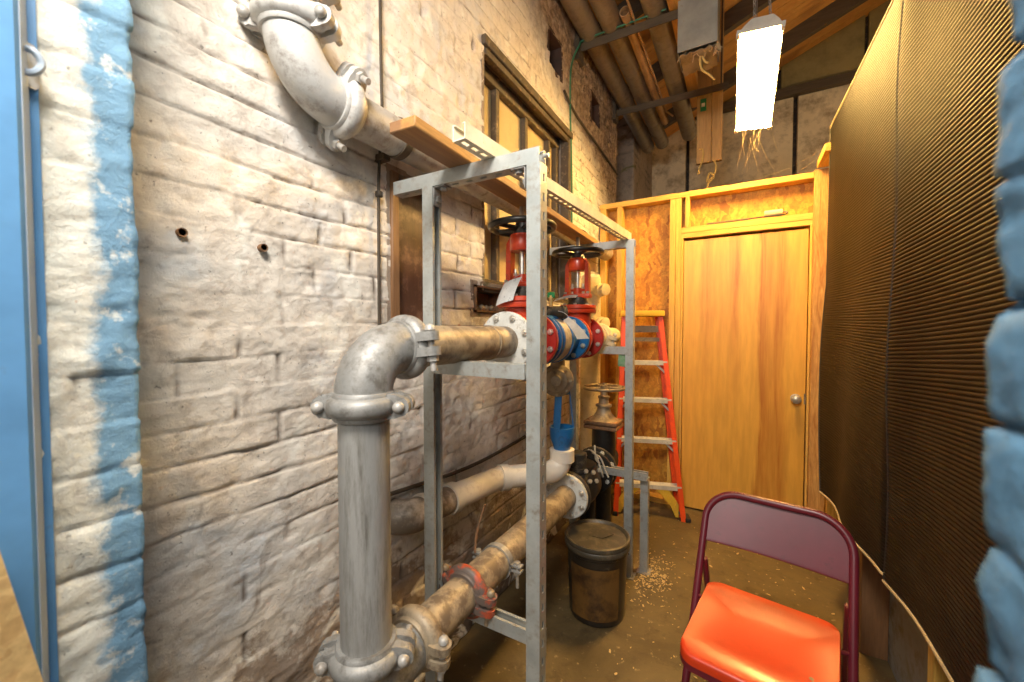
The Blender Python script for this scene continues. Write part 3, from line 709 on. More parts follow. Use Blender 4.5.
def papertag(name, pts, mat, label, group='paper tags on the valves', strings=None):
    m = MB(); m.sheet(pts, .0012); o = m.build(name, M[mat]); tag(o, label, 'tag', group)
    if strings: m = MB(); m.tube(smooth_path(strings), .0012, 6); m.build('tie', M['tag_grey'], o)
    return o
def curved(c, r, u, w, h, bend, n=8):
    """curved tag: origin c top-left, across u, down"""
    c, r, u = V(c), V(r), V(u); rows = []
    for j in range(n+1):
        f = j/n; rows.append([c + u*(w*i/4) + r*(bend*math.sin(PI*.5*f)) - V((0, 0, 1))*h*f for i in range(5)])
    return rows
papertag('valve_tag', [[V((-.815, 1.33, 1.535)) + V((.075*i/5 + .020*(1-j/7), -.012*math.sin(PI*i/5)-.030*math.sin(j/7*1.6), -.088*j/7+.020*i/5)) for i in range(6)] for j in range(8)], 'tag_grey', 'curled grey-white tag hanging on the near red valve', strings=[(-.77, 1.365, 1.56), (-.755, 1.39, 1.575), (-.745, 1.40, 1.57)])
ta, tb, tc, td = V((-.658, 1.583, 1.396)), V((-.636, 1.589, 1.411)), V((-.571, 1.664, 1.319)), V((-.615, 1.634, 1.317))
papertag('valve_tag', [[ta.lerp(tb, i/4).lerp(td.lerp(tc, i/4), j/6) + V((.006, -.004, .004))*math.sin(j/6*PI) for i in range(5)] for j in range(7)], 'tag', 'cream paper tag slanting across the blue valve flanges', strings=[tb, (-.67, 1.62, 1.43), (-.71, 1.64, 1.44)])
papertag('valve_tag', [[V((-.845+.10*j/6, 1.90+.01*j, 1.500+.022*math.sin(j/6*PI*.6))) + V((.0, .035*i/4, .016*i/4)) for i in range(5)] for j in range(7)], 'tag_grey', 'small grey tag lying flat on the far red valve yoke', strings=[(-.76, 1.95, 1.52), (-.755, 1.99, 1.535), (-.75, 2.0, 1.54)])
papertag('valve_tag', [[V((-.59, 2.20, 1.245)) + V((.052*i/4, .010*i/4+.004*math.sin(j), -.088*j/6 - .006*i/4)) for i in range(5)] for j in range(7)], 'green_tag', 'green card tag hanging beside the far rack post', strings=[(-.565, 2.205, 1.243), (-.56, 2.20, 1.255), (-.545, 2.19, 1.262)])

# ------------------------------------------------------------------ blue backflow check valve with relief valve
cv = thing('check_valve', 'blue check valve body with metal band between the two red valves', 'valve', (PX, 1.73, PZ))
m = MB(); Y0 = 1.545
m.lathe([(.066, .0), (.074, .02), (.094, .045), (.098, .06), (.098, .16), (.090, .175), (.072, .20), (.066, .30), (.066, .362)], (PX, Y0, PZ), (0, 1, 0), 40)
m.box(PX-.05, PX+.05, Y0+.03, Y0+.15, PZ+.05, PZ+.105, .012, seg=2)
m.build('body', M['blue'], cv)
flange(cv, (PX, Y0+.012, PZ), (0, 1, 0), mat='blue', R=.110); flange(cv, (PX, Y0+.362-.012, PZ), (0, 1, 0), mat='blue', R=.110)
m = MB(); m.lathe([(.099, .068), (.1035, .070), (.1035, .138), (.099, .140)], (PX, Y0, PZ), (0, 1, 0), 40); m.build('band', M['pipe_grey'], cv)
m = MB(); m.lathe([(.10, .145), (.108, .148), (.108, .160), (.10, .163)], (PX, Y0, PZ), (0, 1, 0), 40); m.lathe([(.10, .05), (.106, .052), (.106, .062), (.10, .064)], (PX, Y0, PZ), (0, 1, 0), 40); m.build('rim', M['blue'], cv)
m = MB(); m.lathe([(0, -.008), (.030, -.006), (.040, 0), (.044, .01), (.044, .035), (.040, .042), (.028, .046), (.026, .13), (.030, .132), (.030, .150), (.018, .156), (0, .158)], (PX-.045, Y0+.045, PZ+.122), V((.78, .62, 0)), 24); m.build('pilot_housing', M['black_dusty'], cv)
m = MB(); m.lathe([(.030, 0), (.030, .022), (.022, .034), (.012, .05)], (PX-.025, Y0+.065, PZ+.14), (0, 0, 1), 20); m.build('test_port', M['brass'], cv)
for dx, dy, dz in ((-.035, .055, .19), (.035, .085, .185)):
    m = MB(); b0 = V((PX+dx-.01, Y0+dy, PZ+dz-.04)); m.lathe([(.009, 0), (.009, .03), (.013, .031), (.013, .042), (.008, .043), (.008, .05)], b0, (0, 0, 1), 12); o = m.build('test_cock', M['brass'], cv)
    m = MB(); m.box(b0.x-.018, b0.x+.018, b0.y-.006, b0.y+.006, b0.z+.036, b0.z+.064, .004); m.build('green_handle', M['green'], o)
m = MB(); b0 = V((PX-.035, Y0+.08, PZ+.20)); m.lathe([(.008, 0), (.012, .012), (.012, .026), (.008, .028), (.011, .034), (.011, .046), (.004, .06), (.003, .075)], b0, (0, 0, 1), 12); m.build('bleed_cock', M['bolt'], cv)
rv = V((PX-.005, 1.765, 1.115)); ra = V((.28, -1, .05)).normalized()
m = MB(); m.lathe([(.055, -.05), (.070, -.03), (.078, -.02), (.078, -.002), (.072, .004), (.058, .010), (.052, .020), (.032, .026), (.024, .036), (0, .038)], rv, ra, 36); m.lathe([(.035, .02), (.035, .12)], rv - ra*.03, (0, 0, 1), 20); r_ = m.build('relief_valve', M['bronze'], cv)
for k in range(8):
    a = 2*PI*k/8; x = V((0, 0, 1)); y = ra.cross(x); m = MB(); hexbolt(m, rv + (x*math.cos(a)+y*math.sin(a))*.066 + ra*.004, ra, .006, .006); m.build('bolt', M['bronze'], r_)

fx, fy = -.758, 1.815
fn = thing('drain_funnel', 'blue air-gap drain funnel with slender legs above the white elbow', 'funnel', (fx, fy, .80))
m = MB(); m.lathe([(.040, .775), (.046, .80), (.056, .825), (.060, .85), (.060, .885), (.055, .886), (.054, .85), (.040, .81), (.030, .80)], (fx, fy, 0), (0, 0, 1), 32); m.build('cup', M['blue'], fn)
m = MB(); m.lathe([(.036, 1.045), (.036, 1.075), (.020, 1.075), (.020, 1.045)], (fx, fy, 0), (0, 0, 1), 28); m.build('collar', M['blue'], fn)
for k in range(3):
    a = 2*PI*k/3+.45; d = V((math.cos(a), math.sin(a), 0)); c0 = V((fx, fy, 0)); m = MB(); m.bar(c0+d*.056+V((0, 0, .86)), c0+d*.034+V((0, 0, 1.065)), .034, .005, d); m.build('leg', M['blue'], fn)

# PVC drain
dp = thing('drain_pipe', 'white and grime-streaked plastic drain pipe running low along the wall', 'pipe', (-.97, 1.4, .69))
RP = .053
P0 = arc([(fx, fy, .775), (fx, fy, .668), (-.955, 1.545, .680)], .075, 10)
m = MB(); m.tube(P0[:-1] + [P0[-2].lerp(V((-.955, 1.545, .68)), .35)], RP, 28); m.build('elbow', M['pvc'], dp)
m = MB(); m.lathe([(RP+.001, 0), (RP+.007, .001), (RP+.007, .058), (RP+.002, .060)], (fx, fy, .717), (0, 0, 1), 28); m.build('coupling', M['pvc'], dp)
e0 = P0[-2].lerp(V((-.955, 1.545, .68)), .35); dirv = (V((-.955, 1.545, .68)) - e0).normalized()
P1 = arc([e0, (-.955, 1.545, .682), (-.985, 1.235, .695)], .12, 8)
m = MB(); m.tube(P1, RP-.002, 28); m.build('bend', M['pvc'], dp)
m = MB(); m.tube([P1[-1], (-.992, 1.06, .705)], RP-.001, 28); m.build('pipe', M['pvc_dirty'], dp)
m = MB(); m.tube(arc([(-.991, 1.09, .704), (-.995, 1.0, .708), (WX-.09, .995, .708)], .055, 8), RP+.005, 28); m.build('wall_elbow', M['pvc_dirty'], dp)
for p, q in ((P1[-1], V((-.992, 1.06, .705))), (P1[2], P1[1])):
    a = (q-p).normalized(); m = MB(); m.lathe([(RP, -.02), (RP+.006, -.02), (RP+.006, .02), (RP, .02)], p, a, 28); m.build('joint_ring', M['pvc'], dp)
a = V((-.0, -1, 0)); m = MB(); m.lathe([(RP, -.01), (RP+.009, -.01), (RP+.009, .016), (RP, .016)], (-.9915, 1.085, .7045), a, 28); m.build('joint_ring', M['pvc'], dp)

# ------------------------------------------------------------------ lower black check valve and black gate valve
lc = thing('iron_check_valve', 'black cast-iron valve body with capped top and wires behind the bucket', 'valve', (LX, 2.07, LZ))
m = MB(); m.lathe([(.062, 1.884), (.075, 1.93), (.105, 1.98), (.110, 2.05), (.105, 2.12), (.080, 2.18), (.064, 2.262)], (LX, 0, LZ), (0, 1, 0), 36)
m.lathe([(.03, -.06), (.075, 0), (.075, .10), (.088, .104), (.088, .118), (.075, .12)], (LX, 2.05, LZ), (0, 0, 1), 30); m.build('body', M['black'], lc)
flange(lc, (LX, 1.898, LZ), (0, 1, 0), mat='black_dusty', R=.118, nb=4); flange(lc, (LX, 2.272, LZ), (0, 1, 0), mat='black', R=.125, nb=8, boltmat='flange_white')
m = MB(); m.lathe([(.046, 0), (.046, .07), (.042, .075), (0, .075)], (LX+.012, 2.0, LZ+.115), (0, 0, 1), 26); m.lathe([(.055, -.02), (.055, 0)], (LX+.012, 2.0, LZ+.115), (0, 0, 1), 26); m.build('cap', M['black_dusty'], lc)
for k, (dx, dy, dz) in enumerate(((.06, -.05, .10), (.09, -.02, .09), (.10, .04, .085), (.085, -.06, .055), (.10, .0, .04))):
    m = MB(); hexbolt(m, (LX+dx, 2.03+dy, LZ+dz), V((.6, -.5, .5)), .012, .014); m.build('bolt', M['bolt'], lc)
m = MB(); m.tube(smooth_path([(LX+.03, 2.16, LZ+.16), (LX+.08, 2.10, LZ+.15), (LX+.12, 2.05, LZ+.10), (LX+.13, 2.06, LZ+.06)]), .005, 8).tube(smooth_path([(LX+.03, 2.18, LZ+.14), (LX+.09, 2.14, LZ+.13), (LX+.13, 2.10, LZ+.08), (LX+.15, 2.09, LZ+.05)]), .005, 8)
m.tube(smooth_path([(LX+.05, 2.16, LZ+.19), (LX+.07, 2.12, LZ+.13), (LX+.11, 2.06, LZ+.13)]), .005, 8); m.build('wire_bundle', M['duct'], lc)
m = MB(); m.lathe([(.044, 0), (.044, .47)], (LX+.03, 2.10, 0), (0, 0, 1), 24); m.lathe([(.07, 0), (.07, .015)], (LX+.03, 2.10, 0), (0, 0, 1), 24); m.build('support_leg', M['black'], lc)

gv = thing('iron_gate_valve', 'rusty black gate valve with a dusty flat handwheel in front of the ladder', 'valve', (LX, 2.49, LZ))
GY = 2.49
flange(gv, (LX, 2.345, LZ), (0, 1, 0), mat='black_dusty', R=.128, nb=8, boltmat='flange_white', br=.015)
m = MB(); m.lathe([(.062, 2.356), (.064, 2.40), (.085, 2.45), (.085, 2.53), (.064, 2.58), (.062, 2.62)], (LX, 0, LZ), (0, 1, 0), 32); m.lathe([(.075, 0), (.072, .22)], (LX, GY, LZ), (0, 0, 1), 30); m.build('body', M['black'], gv)
m = MB(); m.box(LX-.105, LX+.105, GY-.085, GY+.085, LZ+.215, LZ+.238, .006, seg=2).box(LX-.105, LX+.105, GY-.085, GY+.085, LZ+.243, LZ+.266, .006, seg=2); m.build('bonnet_flange', M['rusty'], gv)
m = MB(); m.lathe([(.090, .266), (.066, .285), (.048, .310), (.040, .335), (.040, .345), (.050, .35), (.050, .362), (.032, .366), (.030, .40), (.036, .404), (.036, .416), (.022, .42), (.016, .455), (.010, .475), (.010, .49)], (LX, GY, LZ), (0, 0, 1), 28); m.build('bonnet', M['bronze'], gv)
m = MB(); W = LZ+.468; m.ring((LX, GY, W), (0, 0, 1), .125, .010, 56, 10); m.lathe([(.024, -.012), (.024, .014), (.010, .016), (.010, .03)], (LX, GY, W), (0, 0, 1), 16)
for k in range(4):
    a = 2*PI*k/4+.6; d = V((math.cos(a), math.sin(a), 0)); m.tube([V((LX, GY, W))+d*.02, V((LX, GY, W-.004))+d*.07, V((LX, GY, W))+d*.125], .008, 8)
m.build('handwheel', M['bronze'], gv)
m = MB(); m.lathe([(.05, 0), (.05, .44)], (LX, GY, 0), (0, 0, 1), 20); m.build('support_leg', M['black'], gv)

# cream standpipe in the corner, and the elbow leaving the far valve
sp = thing('standpipe', 'cream speckled upright pipe standing in the far left corner', 'pipe', (-.945, 2.78, 0))
M['cream_pipe'] = plain('cream_speckled_pipe', (.66, .53, .32), .6, 0, (.30, .19, .08), 30, (.58, .68))
m = MB(); m.tube([(-.945, 2.78, 0), (-.945, 2.78, 1.72)], .070, 30); m.lathe([(.07, 1.72), (.06, 1.74), (0, 1.75)], (-.945, 2.78, 0), (0, 0, 1), 30); m.build('pipe', M['cream_pipe'], sp)
for z in (1.63, 1.40):
    m = MB(); a = V((.85, -.5, 0)).normalized(); m.lathe([(.036, .05), (.036, .09), (.046, .092), (.046, .115), (.030, .118), (.030, .135), (.040, .137), (.040, .155), (.022, .160), (0, .162)], (-.945, 2.78, z), a, 20); m.build('capped_outlet', M['cream_pipe'], sp)
oe = thing('outlet_elbow', 'cream flanged pipe and elbow leading from the far red valve to the standpipe', 'pipe', (PX, 2.2, PZ))
m = MB(); m.tube(arc([(PX, 2.125, PZ), (PX, 2.72, PZ), (-.89, 2.765, PZ)], .075, 10), .056, 28); m.build('elbow', M['cream_pipe'], oe)
flange(oe, (PX, 2.147, PZ), (0, 1, 0), mat='cream_pipe', R=.112)
coupling(oe, (PX, 2.40, PZ), (0, 1, 0), (1, 0, -.3), r=.056, mat='cream_pipe')

# ------------------------------------------------------------------ bucket
bx, by = -.595, 1.865
bk = thing('bucket', 'dark plastic pail with dusty lid and a brown side standing on the floor', 'bucket', (bx, by, 0))
m = MB(); m.lathe([(0, .004), (.118, .0), (.128, .006), (.131, .02), (.140, .31), (.146, .315), (.146, .335), (.142, .34)], (bx, by, 0), (0, 0, 1), 48); m.build('body', M['bucket'], bk)
m = MB(); m.lathe([(.146, .328), (.153, .330), (.155, .338), (.153, .350), (.151, .352), (.153, .356), (.155, .365), (.152, .374), (.146, .376), (.141, .372), (.136, .362), (.05, .366), (0, .366)], (bx, by, 0), (0, 0, 1), 48); m.build('lid', M['bucket_lid'], bk)
m = MB(); rows = []
for j in range(8):
    z = .035+.24*j/7; r = .1325+.009*(z/.31)+.0012; rows.append([(bx+r*math.cos(a), by+r*math.sin(a), z) for a in [math.radians(-128+100*i/16) for i in range(17)]])
m.sheet(rows, .001); m.build('label', M['label_brown'], bk)
m = MB(); m.prism([(-.05, -.03), (.02, -.055), (.075, -.01), (.01, .05)], (bx+.0, by+.02, .368), (.9, .3, .06), (-.3, .9, .02), (0, 0, .003)); tag(m.build('plastic_scrap', M['bucket_lid']), 'torn dark scrap lying on the bucket lid', 'scrap')
m = MB(); m.tube([(bx+.147*math.cos(a), by+.147*math.sin(a), .30-.06*math.sin((a-.2)*1.0)) for a in [.2+3.1*i/20 for i in range(21)]], .003, 8); m.build('handle', M['black'], bk)

# ------------------------------------------------------------------ ladder
ld = thing('stepladder', 'orange-red fibreglass stepladder with yellow top folded against the board wall', 'ladder', (-.56, 2.95, 0))
fl_, fr_ = V((-.80, 2.885, 0)), V((-.325, 3.035, 0)); tl_, tr_ = V((-.800, 3.085, 1.475)), V((-.522, 3.175, 1.475))
ax = (fr_-fl_).normalized(); nb = V((-ax.y, ax.x, 0))
def rail(a, b, s):
    m = MB(); w = .075; d = .034; L = (b-a)
    ux = ax*s
    m.prism([(0, 0), (d, 0), (d, .004), (.004, .004), (.004, w-.004), (d, w-.004), (d, w), (0, w)] , a, ux, nb, L)
    return m.build('rail', M['lad_red'], ld, 20)
rail(fl_, tl_, 1); rail(fr_, tr_, -1)
def at(z, s): a, b = (fl_, tl_) if s < 0 else (fr_, tr_); return a.lerp(b, z/1.475)
for z in (.225, .545, .835, 1.11):
    p, q = at(z, -1) + ax*.006, at(z, 1) - ax*.006
    m = MB(); m.prism([(0, 0), (.068, 0), (.068, -.028), (.066, -.028), (.066, -.003), (.003, -.003), (.003, -.030), (0, -.030)], p + V((0, 0, .012)), nb, (0, 0, 1), q-p)
    for k in range(5): m.bar(p+nb*(.01+.012*k)+V((0, 0, .0125)), q+nb*(.01+.012*k)+V((0, 0, .0125)), .004, .002)
    m.build('step', M['lad_alu'], ld, 20)
    if z > .3:
        for e, s in ((p, 1), (q, -1)):
            m = MB(); m.bar(e+ax*s*.012+nb*.03+V((0, 0, -.075)), e+ax*s*.075+nb*.03+V((0, 0, -.012)), .014, .003, nb); m.build('brace', M['lad_alu'], ld)
m = MB(); c = (tl_+tr_)/2 + nb*.05; w = (tr_-tl_).length
m.box(c.x-w/2-.012, c.x+w/2+.012, c.y-.075, c.y+.075, 1.455, 1.498, .006, Matrix.Rotation(math.atan2(ax.y, ax.x), 3, 'Z'), 2)
m.build('top_cap', M['lad_yel'], ld)
for s in (-1, 1):
    f = fl_ if s < 0 else fr_; t_ = tl_ if s < 0 else tr_
    a2 = f + nb*.105 - ax*s*.03; b2 = t_ + nb*.085 - ax*s*.02
    m = MB(); m.prism([(0, 0), (.024, 0), (.024, .04), (0, .04)], a2, -ax*s, nb, b2-a2); m.build('rear_rail', M['lad_red'], ld)
    m = MB(); m.box(f.x-.018-s*.006*0, f.x+.018, f.y-.004, f.y+.085, -.0, .03, .004, Matrix.Rotation(math.atan2(ax.y, ax.x), 3, 'Z')); m.build('foot', M['rubber'], ld)
    # yellow ribbed corner brace under the bottom step
    p = at(.205, s) - ax*s*.03; pts = [(.145, 0), (.065, 0), (.012, -.07), (-.004, -.10), (-.004, -.19), (.016, -.19), (.05, -.11)]
    m = MB(); m.prism([(x, z) for x, z in pts], p + nb*.006, -ax*s, (0, 0, 1), nb*.010)
    for k in range(4): m.bar(p + ax*(-s)*(.10-.028*k) + V((0, 0, -.004-.03*k)), p + ax*(-s)*(.10-.024*k) + V((0, 0, -.035-.036*k)), .003, .006, nb)
    m.build('corner_brace', M['lad_yel'], ld)
    m = MB(); m.bar(f + nb*.06 - ax*s*.03 + V((0, 0, .03)), at(.21, s) + nb*.06 - ax*s*.17, .012, .012, nb); m.build('rear_brace', M['bronze'], ld)
m = MB(); m.bar(at(1.36, -1)+nb*.085, at(1.36, 1)+nb*.085, .02, .05); m.bar(at(1.28, -1)+nb*.085, at(1.28, 1)+nb*.085, .02, .03); m.build('rear_rung', M['bronze'], ld)

# ------------------------------------------------------------------ folding chair
CX, CY, CA = .06, 1.385, math.radians(-9.5)
ch = thing('folding_chair', 'maroon steel folding chair with a glossy red seat facing the camera', 'chair', (CX, CY, 0))
def cw(x, y, z): return V((CX + x*math.cos(CA) - y*math.sin(CA), CY + x*math.sin(CA) + y*math.cos(CA), z))
KX = .213
def ty(z): return .126 + .47*(z-.44)
ZT = .753
pts = arc([cw(-KX, ty(0), .0), cw(-KX+.002, ty(ZT), ZT), cw(KX-.002, ty(ZT), ZT), cw(KX, ty(0), .0)], .105, 12)
m = MB(); m.tube(pts, .0125, 14); m.build('back_frame', M['maroon'], ch)
for s in (-1, 1):
    m = MB(); m.lathe([(.015, 0), (.016, .004), (.016, .035), (.013, .036)], cw(s*KX, ty(0), 0), (0, 0, 1), 14); m.build('foot_cap', M['rubber'], ch)
    m = MB(); m.tube([cw(s*.195, .345, .0), cw(s*.2, ty(.53)+.012, .53)], .010, 12); m.build('rear_leg', M['maroon'], ch)
    m = MB(); m.lathe([(.013, 0), (.014, .004), (.014, .04), (.011, .042)], cw(s*.195, .345, 0), cw(s*.2, ty(.53), .53)-cw(s*.195, .345, 0), 14); m.build('foot_cap', M['rubber'], ch)
    m = MB(); m.lathe([(.009, 0), (.009, .006), (.005, .010), (0, .011)], cw(s*.212, ty(.47), .47), cw(s, 0, 0)-cw(0, 0, 0), 12); m.tube([cw(s*.213, ty(.425), .425), cw(s*.165, .10, .425)], .006, 8); m.build('pivot', M['maroon'], ch)
m = MB(); m.tube([cw(-.195, .312, .083), cw(.195, .312, .083)], .008, 10); m.build('rear_stretcher', M['maroon'], ch)
m = MB(); m.tube([cw(-KX, ty(.16), .16), cw(KX, ty(.16), .16)], .008, 10); m.build('front_stretcher', M['maroon'], ch)
# seat pan: rounded rectangle loops
def rr(sx, sy, r, n=7):
    out = []
    for qx, qy, a0 in ((1, 1, 0), (-1, 1, PI/2), (-1, -1, PI), (1, -1, 3*PI/2)):
        for k in range(n+1):
            a = a0 + PI/2*k/n; out.append((qx*(sx-r) + r*math.cos(a), qy*(sy-r) + r*math.sin(a)))
    return out
def seat_z(x, y, f):     # raised rear lip, dished middle, front roll
    z = .447
    z += .016*max(0, min(1, (y-.09)/.05))**1.0 - .010*max(0, 1-(x/.15)**2)*max(0, 1-((y+.02)/.13)**2)
    z -= .014*max(0, (-y-.115)/.065)**2*(.8)
    return z
m = MB(); lv = []
for sc, dz in ((1.0, -.042), (1.003, -.030), (1.003, -.010), (.996, -.003), (.985, 0), (.94, 0), (.85, 0), (.7, 0), (.5, 0), (.3, 0), (.1, 0)):
    lv.append([m.b.verts.new(cw(x, y, seat_z(x, y, sc)+dz)) for x, y in [(px*sc, py*sc-.008) for px, py in rr(.184, .186, .045)]])
n = len(lv[0])
for a, b in zip(lv, lv[1:]):
    for k in range(n): m.b.faces.new((a[k], a[(k+1) % n], b[(k+1) % n], b[k]))
m.b.faces.new(lv[-1]); st = m.build('seat', M['seat_red'], ch, 50)
m = MB()
lv = [[m.b.verts.new(cw(x*1.006, y*1.006-.008, seat_z(x, y, 1)-dz)) for x, y in rr(.184, .186, .045)] for dz in (.044, .026)]
for k in range(n): m.b.faces.new((lv[0][k], lv[0][(k+1) % n], lv[1][(k+1) % n], lv[1][k]))
m.b.faces.new(lv[0]); m.build('seat_rim', M['maroon'], st, 40)
m = MB(); m.box(0, .001, 0, .001, 0, .001) if False else None
mk = MB(); 
for dx, dy in ((0, 0), (.006, -.012)): mk.lathe([(.006, 0), (.0055, .0006), (0, .0007)], cw(.125+dx, -.085+dy, seat_z(.125, -.085, 1)+.0006), (0, 0, 1), 10)
mk.build('paint_chip', M['bronze'], st)
# backrest panel curved between the tubes
rows = []; zb = .592
for j in range(13):
    f = j/12; row = []
    for i in range(25):
        g = i/24*2-1
        zl = zb + .010*(1-abs(g)**2)*0; zt = ZT-.004
        half = KX-.006
        x = g*half; r = .100; ex = max(0, abs(x)-(half-r)); top = zt - (r-math.sqrt(max(0, r*r-ex*ex)))
        z = zl + (max(top, zl+.01)-zl)*f
        row.append(cw(x, ty(z) + .018*(1-g*g), z))
    rows.append(row)
m = MB(); m.sheet(rows, .004); m.build('backrest', M['maroon'], ch, 50)
m = MB(); m.tube(rows[0], .005, 8); m.build('backrest_lip', M['maroon'], ch)

# ------------------------------------------------------------------ ribbed rubber mats on the right wall
def ribmat(name, corner, ns, label, pale):
    """corner(s, f): point for s along the wall 0..1 (far to near) and f up 0..1"""
    H_ = 2.0; nr = int(H_/.0125); m = MB(); rows = []
    for j in range(nr*4+1):
        f = j/(nr*4); ph = (j % 4); d = (0, .0026, .0034, .0026)[ph]
        row = []
        for i in range(ns+1):
            p = corner(i/ns, f); row.append(p + V((-d, 0, 0)))
        rows.append(row)
    m.sheet(rows); o = m.build(name, M['mat'], ang=80); tag(o, label, 'mat', 'ribbed rubber mats on the right wall')
    # back skin gives the mat its thickness
    m = MB(); m.sheet([[corner(i/ns, f/20) + V((.008, 0, 0)) for i in range(ns+1)] for f in range(21)]); m.build('backing', M['mat_edge'], o)
    m = MB(); m.tube([corner(0, f/40) for f in range(41)], .005, 8); m.build('side_hem', M['mat_edge'], o)
    m = MB(); m.tube([corner(1, f/40) for f in range(41)], .006, 8); m.build('side_hem', M['mat_edge'], o)
    m = MB(); m.tube([corner(i/ns, 0) + V((-.002, 0, -.003)) for i in range(ns+1)], .0055, 8); m.build('bottom_hem', M['mat_hem'], o)
    m = MB(); m.tube([corner(i/ns, 1) + V((-.002, 0, .003)) for i in range(ns+1)], .006, 8); m.build('top_hem', M['mat_hem'], o)
    return o
def c_far(s, f):
    g = 1-f
    yf = 2.97 - .04*g - .36*max(0, g-.55)**1.6/.45**1.6; yn = 1.66 + .075*g
    y = yf + (yn-yf)*s
    zt = 2.52 - .07*s; z0 = .525 + .01*s + .05*math.sin(PI*s)*0
    x = .425 - .065*max(0, g-.45)/.55*(1-s)**1.2 - .018*math.sin(g*5+s*4)*g*s - .012*math.sin(s*9+g*3)*g + .022*max(0, s-.93)/.07
    return V((x, y, z0 + (zt-z0)*f))
def c_near(s, f):
    g = 1-f
    yf = 1.645 + .085*g + .012*math.sin(g*7); yn = .50
    y = yf + (yn-yf)*s
    x = .420 - .018*math.exp(-((s-.0)/.12)**2)*(.4+.6*math.sin(g*6.5+.6)**2) - .012*math.sin(s*6+g*4)*g - .010*g*s
    zt = 2.45; z0 = .535 + .13*s
    return V((x, y, z0 + (zt-z0)*f))
ribmat('rubber_mat', c_far, 44, 'black ribbed rubber mat hung at the far end beside the door', 0)
ribmat('rubber_mat', c_near, 48, 'black ribbed rubber mat hung nearest the blue brick jamb', 0)

# ------------------------------------------------------------------ overhead: hangers, stored tubes, timbers, duct
HZ = 3.365
for y, x1, lab in ((2.75, -.30, 'dark overhead hanger bar nearer the camera, under the tubes'), (3.68, -.13, 'dark overhead hanger bar farther back, under the tube ends')):
    t = thing('hanger_bar', lab, 'hanger', (-.6, y, HZ), 'overhead hanger bars')
    m = MB(); m.prism([(0, -.055), (.006, -.055), (.006, -.006), (.05, -.006), (.05, 0), (0, 0)], (WX-.02, y, HZ-.03*(y > 3)), (0, 1, 0), (0, 0, 1), (x1-WX+.02, 0, -.01)); m.build('angle_iron', M['dark_wood'], t)
    m = MB(); m.box(WX-.01, WX+.03, y-.03, y+.07, HZ-.12, HZ+.10, .003); m.build('wall_plate', M['window_frame'], t)
    m = MB(); m.tube([(x1-.05, y+.02, HZ-.04), (x1-.05, y+.02, roofz(x1)-.1)], .006, 8); m.build('hanger_rod', M['window_frame'], t)
def otube(x, y0, y1, r, mat, label, z=None, hollow=True, dx=0):
    z = z or HZ + r + .003
    m = MB(); prof = [(r, 0), (r, y1-y0)]
    m.lathe([(r*.86, .10), (r*.86, 0), (r, 0), (r, y1-y0), (r*.86, y1-y0), (r*.86, y1-y0-.10)], (x, y0, z), (dx, 1, -.010), 28)
    return tag(m.build('storage_tube', M[mat]), label, 'tube', 'tubes stored on the overhead hangers')
otube(-.955, 1.6, 4.75, .070, 'conduit', 'sooty grey tube stored overhead against the brick wall')
otube(-.800, 1.6, 4.72, .068, 'conduit', 'sooty grey overhead tube beside the thin tan tube')
otube(-.690, 2.66, 4.22, .033, 'tan_tube', 'thin tan cardboard tube stored overhead with its open end showing')
otube(-.520, 1.7, 4.66, .072, 'conduit', 'grey overhead tube next to the orange timber')
m = MB(); m.tube([(-.645, 1.9, HZ+.012), (-.645, 4.0, HZ+.01), (-.60, 4.08, HZ-.01)], .008, 8); tag(m.build('conduit_rod', M['tan_tube']), 'slim tan rod lying overhead along the thin tube', 'rod')
m = MB(); m.box(-.435, -.355, 2.1, 4.05, HZ+.002, HZ+.10, .003); tag(m.build('timber_joist', M['orange_timber']), 'orange timber lying overhead on the hangers beside the duct', 'timber')
tp = thing('hanging_post', 'pale double timber post hanging down above the partition', 'timber', (-.265, 3.79, 3.2))
for x0, x1 in ((-.362, -.250), (-.247, -.170)):
    m = MB(); m.box(x0, x1, 3.745, 3.785, 2.745, 4.05, .003); m.build('board', M['hoist_wood'], tp)
m = MB(); m.box(-.335, -.290, 3.742, 3.745, 3.17, 3.27); m.build('green_sticker', M['green'], tp)
m = MB(); m.box(-.327, -.300, 3.7405, 3.742, 3.205, 3.235); m.build('pale_mark', M['tag'], tp)
rp_ = thing('rope_loop', 'yellow rope looped under the hanging timber and tied to the partition top', 'rope', (-.25, 3.74, 2.7))
m = MB(); m.tube(smooth_path([(-.34, 3.74, 2.86), (-.31, 3.735, 2.85), (-.315, 3.735, 2.76), (-.335, 3.735, 2.70), (-.345, 3.735, 2.66), (-.33, 3.735, 2.67)]), .007, 8); m.build('left_strand', M['rope'], rp_)
m = MB(); m.tube(smooth_path([(-.225, 3.735, 2.745), (-.21, 3.735, 2.68), (-.235, 3.73, 2.61), (-.275, 3.72, 2.58), (-.255, 3.71, 2.64), (-.225, 3.71, 2.60), (-.26, 3.68, 2.55), (-.262, 3.55, 2.47), (-.262, 3.36, 2.382)]), .0075, 8); m.build('tied_strand', M['rope'], rp_)
du = thing('sheet_duct', 'grey square sheet-metal duct with a torn open bottom hanging overhead', 'duct', (-.265, 2.75, 3.05))
m = MB(); x0, x1, y0, y1, z0, z1, th = -.375, -.155, 2.70, 2.92, 3.055, 3.995, .004
m.box(x0, x1, y0, y0+th, z0, z1).box(x0, x1, y1-th, y1, z0, z1).box(x0, x0+th, y0, y1, z0, z1).box(x1-th, x1, y0, y1, z0, z1); m.build('casing', M['duct'], du, 20)
m = MB()
rows = [[V((x0+.012+(x1-x0-.02)*i/10, y0+.004+(y1-y0-.01)*j/6, z0-.010-.022*random.random())) for i in range(11)] for j in range(7)]
m.sheet(rows, .003); m.build('torn_liner', M['conduit'], du)
